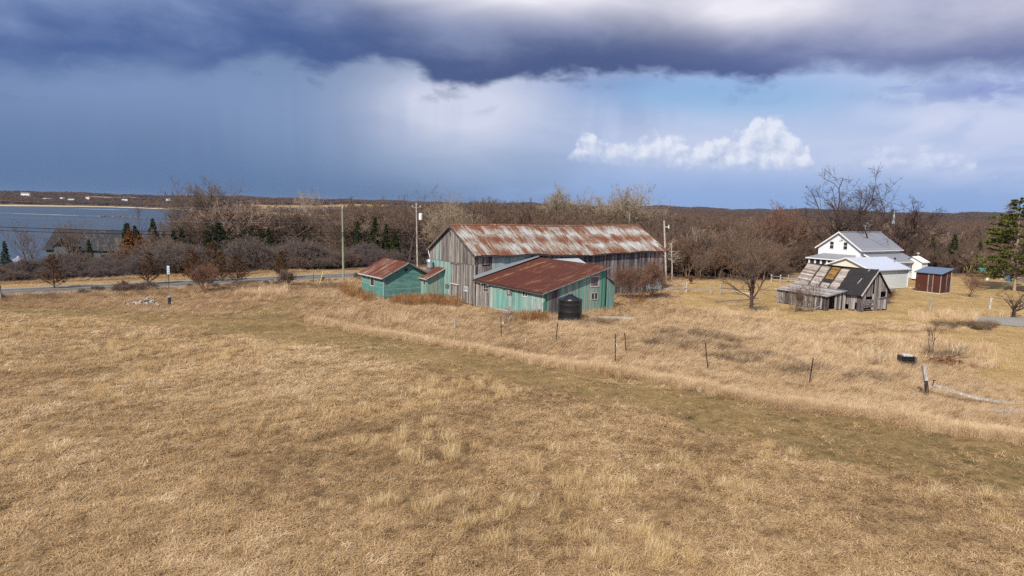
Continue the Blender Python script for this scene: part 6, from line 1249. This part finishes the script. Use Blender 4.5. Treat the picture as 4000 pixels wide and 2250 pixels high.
b = G(1225, 1112); wood_post('thin_stake', 'thin bare stake left of the yellow guy marker', 1225, 1112, 1.7, .035, BROWNWOOD)
wood_post('edge_post', 'grey post in ditch weeds at the left edge of the picture', 3, 1178, 1.9, .12, STRAWPOST)
# yard clutter by the pine
b = G(3942, 1098); bb = tag(empty('blue_bin', (b[0], b[1], 0)), 'bright blue bin on the lawn under the pine', 'bin'); MB().hexa([(-.5, -.35, 0), (.5, -.35, 0), (.5, .35, 0), (-.5, .35, 0), (-.6, -.45, .8), (.6, -.45, .8), (.6, .45, .8), (-.6, .45, .8)]).build('body', BLUEBIN, bb); MB().box(-.64, .64, -.48, .48, .8, .88).build('lid', TEALBOX, bb)
b = G(3832, 1090); bf = tag(empty('bird_feeder', (b[0], b[1], 0)), 'teal box on a thin pole at the lawn edge', 'feeder'); MB().tube([(0, 0, -.2), (0, 0, 1.3)], [.04, .04], 6).build('pole', DARKIRON, bf); MB().box(-.45, .45, -.3, .3, 1.3, 1.95).build('box', TEALBOX, bf); MB().hexa([(-.55, -.4, 1.95), (.55, -.4, 1.95), (.55, .4, 1.95), (-.55, .4, 1.95), (-.5, -.03, 2.25), (.5, -.03, 2.25), (.5, .03, 2.25), (-.5, .03, 2.25)]).build('roof', GREENTRIM, bf)
for px, py, lab in ((3855, 1095, 'white bucket on the lawn left of the blue bin'), (3912, 1090, 'small white tub beside the blue bin')): b = G(px, py); wb = tag(empty('bucket', (b[0], b[1], 0)), lab, 'bucket'); MB().lathe([(.25, 0), (.32, .5), (.34, .52)], 14).build('body', PVC, wb); MB().tube([(-.33, 0, .5), (0, -.1, .7), (.33, 0, .5)], [.012] * 3, 5).build('handle', DARKIRON, wb)
b = G(3960, 1102); fb_ = tag(empty('brick_planter', (b[0], b[1], 0)), 'long brown planter box on the lawn behind the pine trunk', 'planter'); MB().box(0, 4.2, -.5, .5, 0, .75).build('box', BROWNWOOD, fb_); MB().box(-.05, 4.25, -.55, .55, .75, .82).build('rim', GREY, fb_)
# utility poles and wires
def pole(px, py, Y, base_z, r, mat, lab, lean=(0, 0), arm=None, xfmr=False, name='utility_pole'):
    e = atY(px, py, Y); t_ = tag(empty(name, (e[0] - lean[0], Y - lean[1], base_z)), lab, 'pole'); h = e[2] - base_z
    MB().tube([(0, 0, -.5), (lean[0] * .5, lean[1] * .5, h * .5), (lean[0], lean[1], h)], [r, r * .88, r * .75], 12).build('shaft', mat, t_)
    if arm: MB().bar((lean[0] - arm, 0, h - .8), (lean[0] + arm, 0, h - .8), .1, .12).build('crossarm', DARKGREY, t_); [MB().lathe([(.05, h - .72), (.08, h - .6), (.05, h - .45)], 8, (lean[0] + q_, 0)).build('insulator', PVC, t_) for q_ in (-arm * .85, arm * .85)]
    if xfmr: MB().lathe([(.1, h - 3.3), (.34, h - 3.2), (.36, h - 2.1), (.2, h - 1.95)], 14, (.55, -.1)).build('transformer', PVC, t_)
    return Vector((e[0], Y, e[2]))
P1 = G(1342, 1106); p1 = pole(1337, 815, P1[1], 0, .16, POLEWOOD, 'tall greenish wooden utility pole by the road left of sheds', (atY(1337, 815, P1[1])[0] - P1[0], 0)); MB().lathe([(.04, 0), (.07, .1), (.04, .25)], 8).build('insulator', PVC, [o for o in scene.objects if o.name.startswith('utility_pole') and o.type == 'EMPTY'][0], loc=(p1.x - P1[0], 0, p1.z))
p2 = pole(1626, 793, 132, 0, .15, BIRCHWHITE, 'pale utility pole with transformer behind the clapboard shed', (-.3, 0), arm=.9, xfmr=True)
p3 = pole(2460, 831, 150, 0, .16, POLEWOOD, 'utility pole top rising behind the barn roof ridge', (0, 0))
p4 = pole(2594, 862, 116, 0, .17, BIRCHWHITE, 'leaning bleached pole with insulators right of the barn', (-.9, 0)); m = MB().bar((p4.x + .1, 115.8, p4.z - 1.0), (p4.x + .9, 115.8, p4.z - 1.1), .08, .08).lathe([(.08, p4.z - 1.3), (.1, p4.z - 1.1), (.06, p4.z - .7)], 8, (p4.x + .8, 115.8)); tag(m.build('insulator_bracket', PVC), 'white insulator bracket on the leaning bleached pole', 'bracket')
WIRE = plain('black_cable', (.012, .012, .014), .6); WIREG = plain('bare_conductor', (.30, .30, .31), .5)
def wire(a, c, sag, r, lab, mat=WIRE):
    a, c = Vector(a), Vector(c); pts = [a.lerp(c, i / 24) - Vector((0, 0, 4 * sag * (i / 24) * (1 - i / 24))) for i in range(25)]; tag(MB().tube(pts, [r] * 25, 5).build('overhead_wire', mat), lab, 'wire', 'overhead wires')
w0 = Vector((P1[0], P1[1], 0)) - Vector((*(ROAD_D * 52), 0)); q1 = atY(0, 889, 84); q2 = atY(0, 904, 84)
def upto(px, py, Y, dz): return atY(px, py, Y)
wA, wB = atY(1340, 908, P1[1] - .2), atY(1340, 918, P1[1] - .2); lA, lB = atY(-260, 876, 78), atY(-260, 891, 78)
wire(lA, wA, .35, .035, 'upper thick black cable left of the tall pole'); wire(lB, wB, .35, .035, 'lower thick black cable left of the tall pole')
wire(atY(-260, 768, 78), p1, .5, .012, 'thin top wire crossing the far shore left of tall pole', WIREG); wire(atY(-260, 838, 78), atY(1340, 870, P1[1]), .3, .010, 'thin middle wire crossing the lake left of tall pole', WIREG)
wire(wA, atY(1624, 905, 131.8), .3, .035, 'upper thick cable right of the tall pole'); wire(wB, atY(1624, 916, 131.8), .3, .035, 'lower thick cable right of the tall pole'); wire(p1, atY(1626, 798, 131.8), .9, .012, 'thin top wire right of the tall pole', WIREG)

# ------------------------------------------------------------------ thin air haze over the whole place
hz = bpy.data.materials.new('air_haze'); hz.use_nodes = True; X.nt = hz.node_tree; X.nt.nodes.clear()
pv_ = node('ShaderNodeVolumePrincipled'); pv_.inputs['Color'].default_value = (0.62, 0.76, 1.0, 1.0); pv_.inputs['Density'].default_value = 2.5e-5; pv_.inputs['Anisotropy'].default_value = 0.1
ho_ = node('ShaderNodeOutputMaterial'); X.nt.links.new(pv_.outputs[0], ho_.inputs['Volume'])
tag(MB().box(-8400, 8400, -8400, 8400, -14.0, 66.0).build('haze', hz), 'thin blue haze softening the distance', 'haze', kind='stuff')
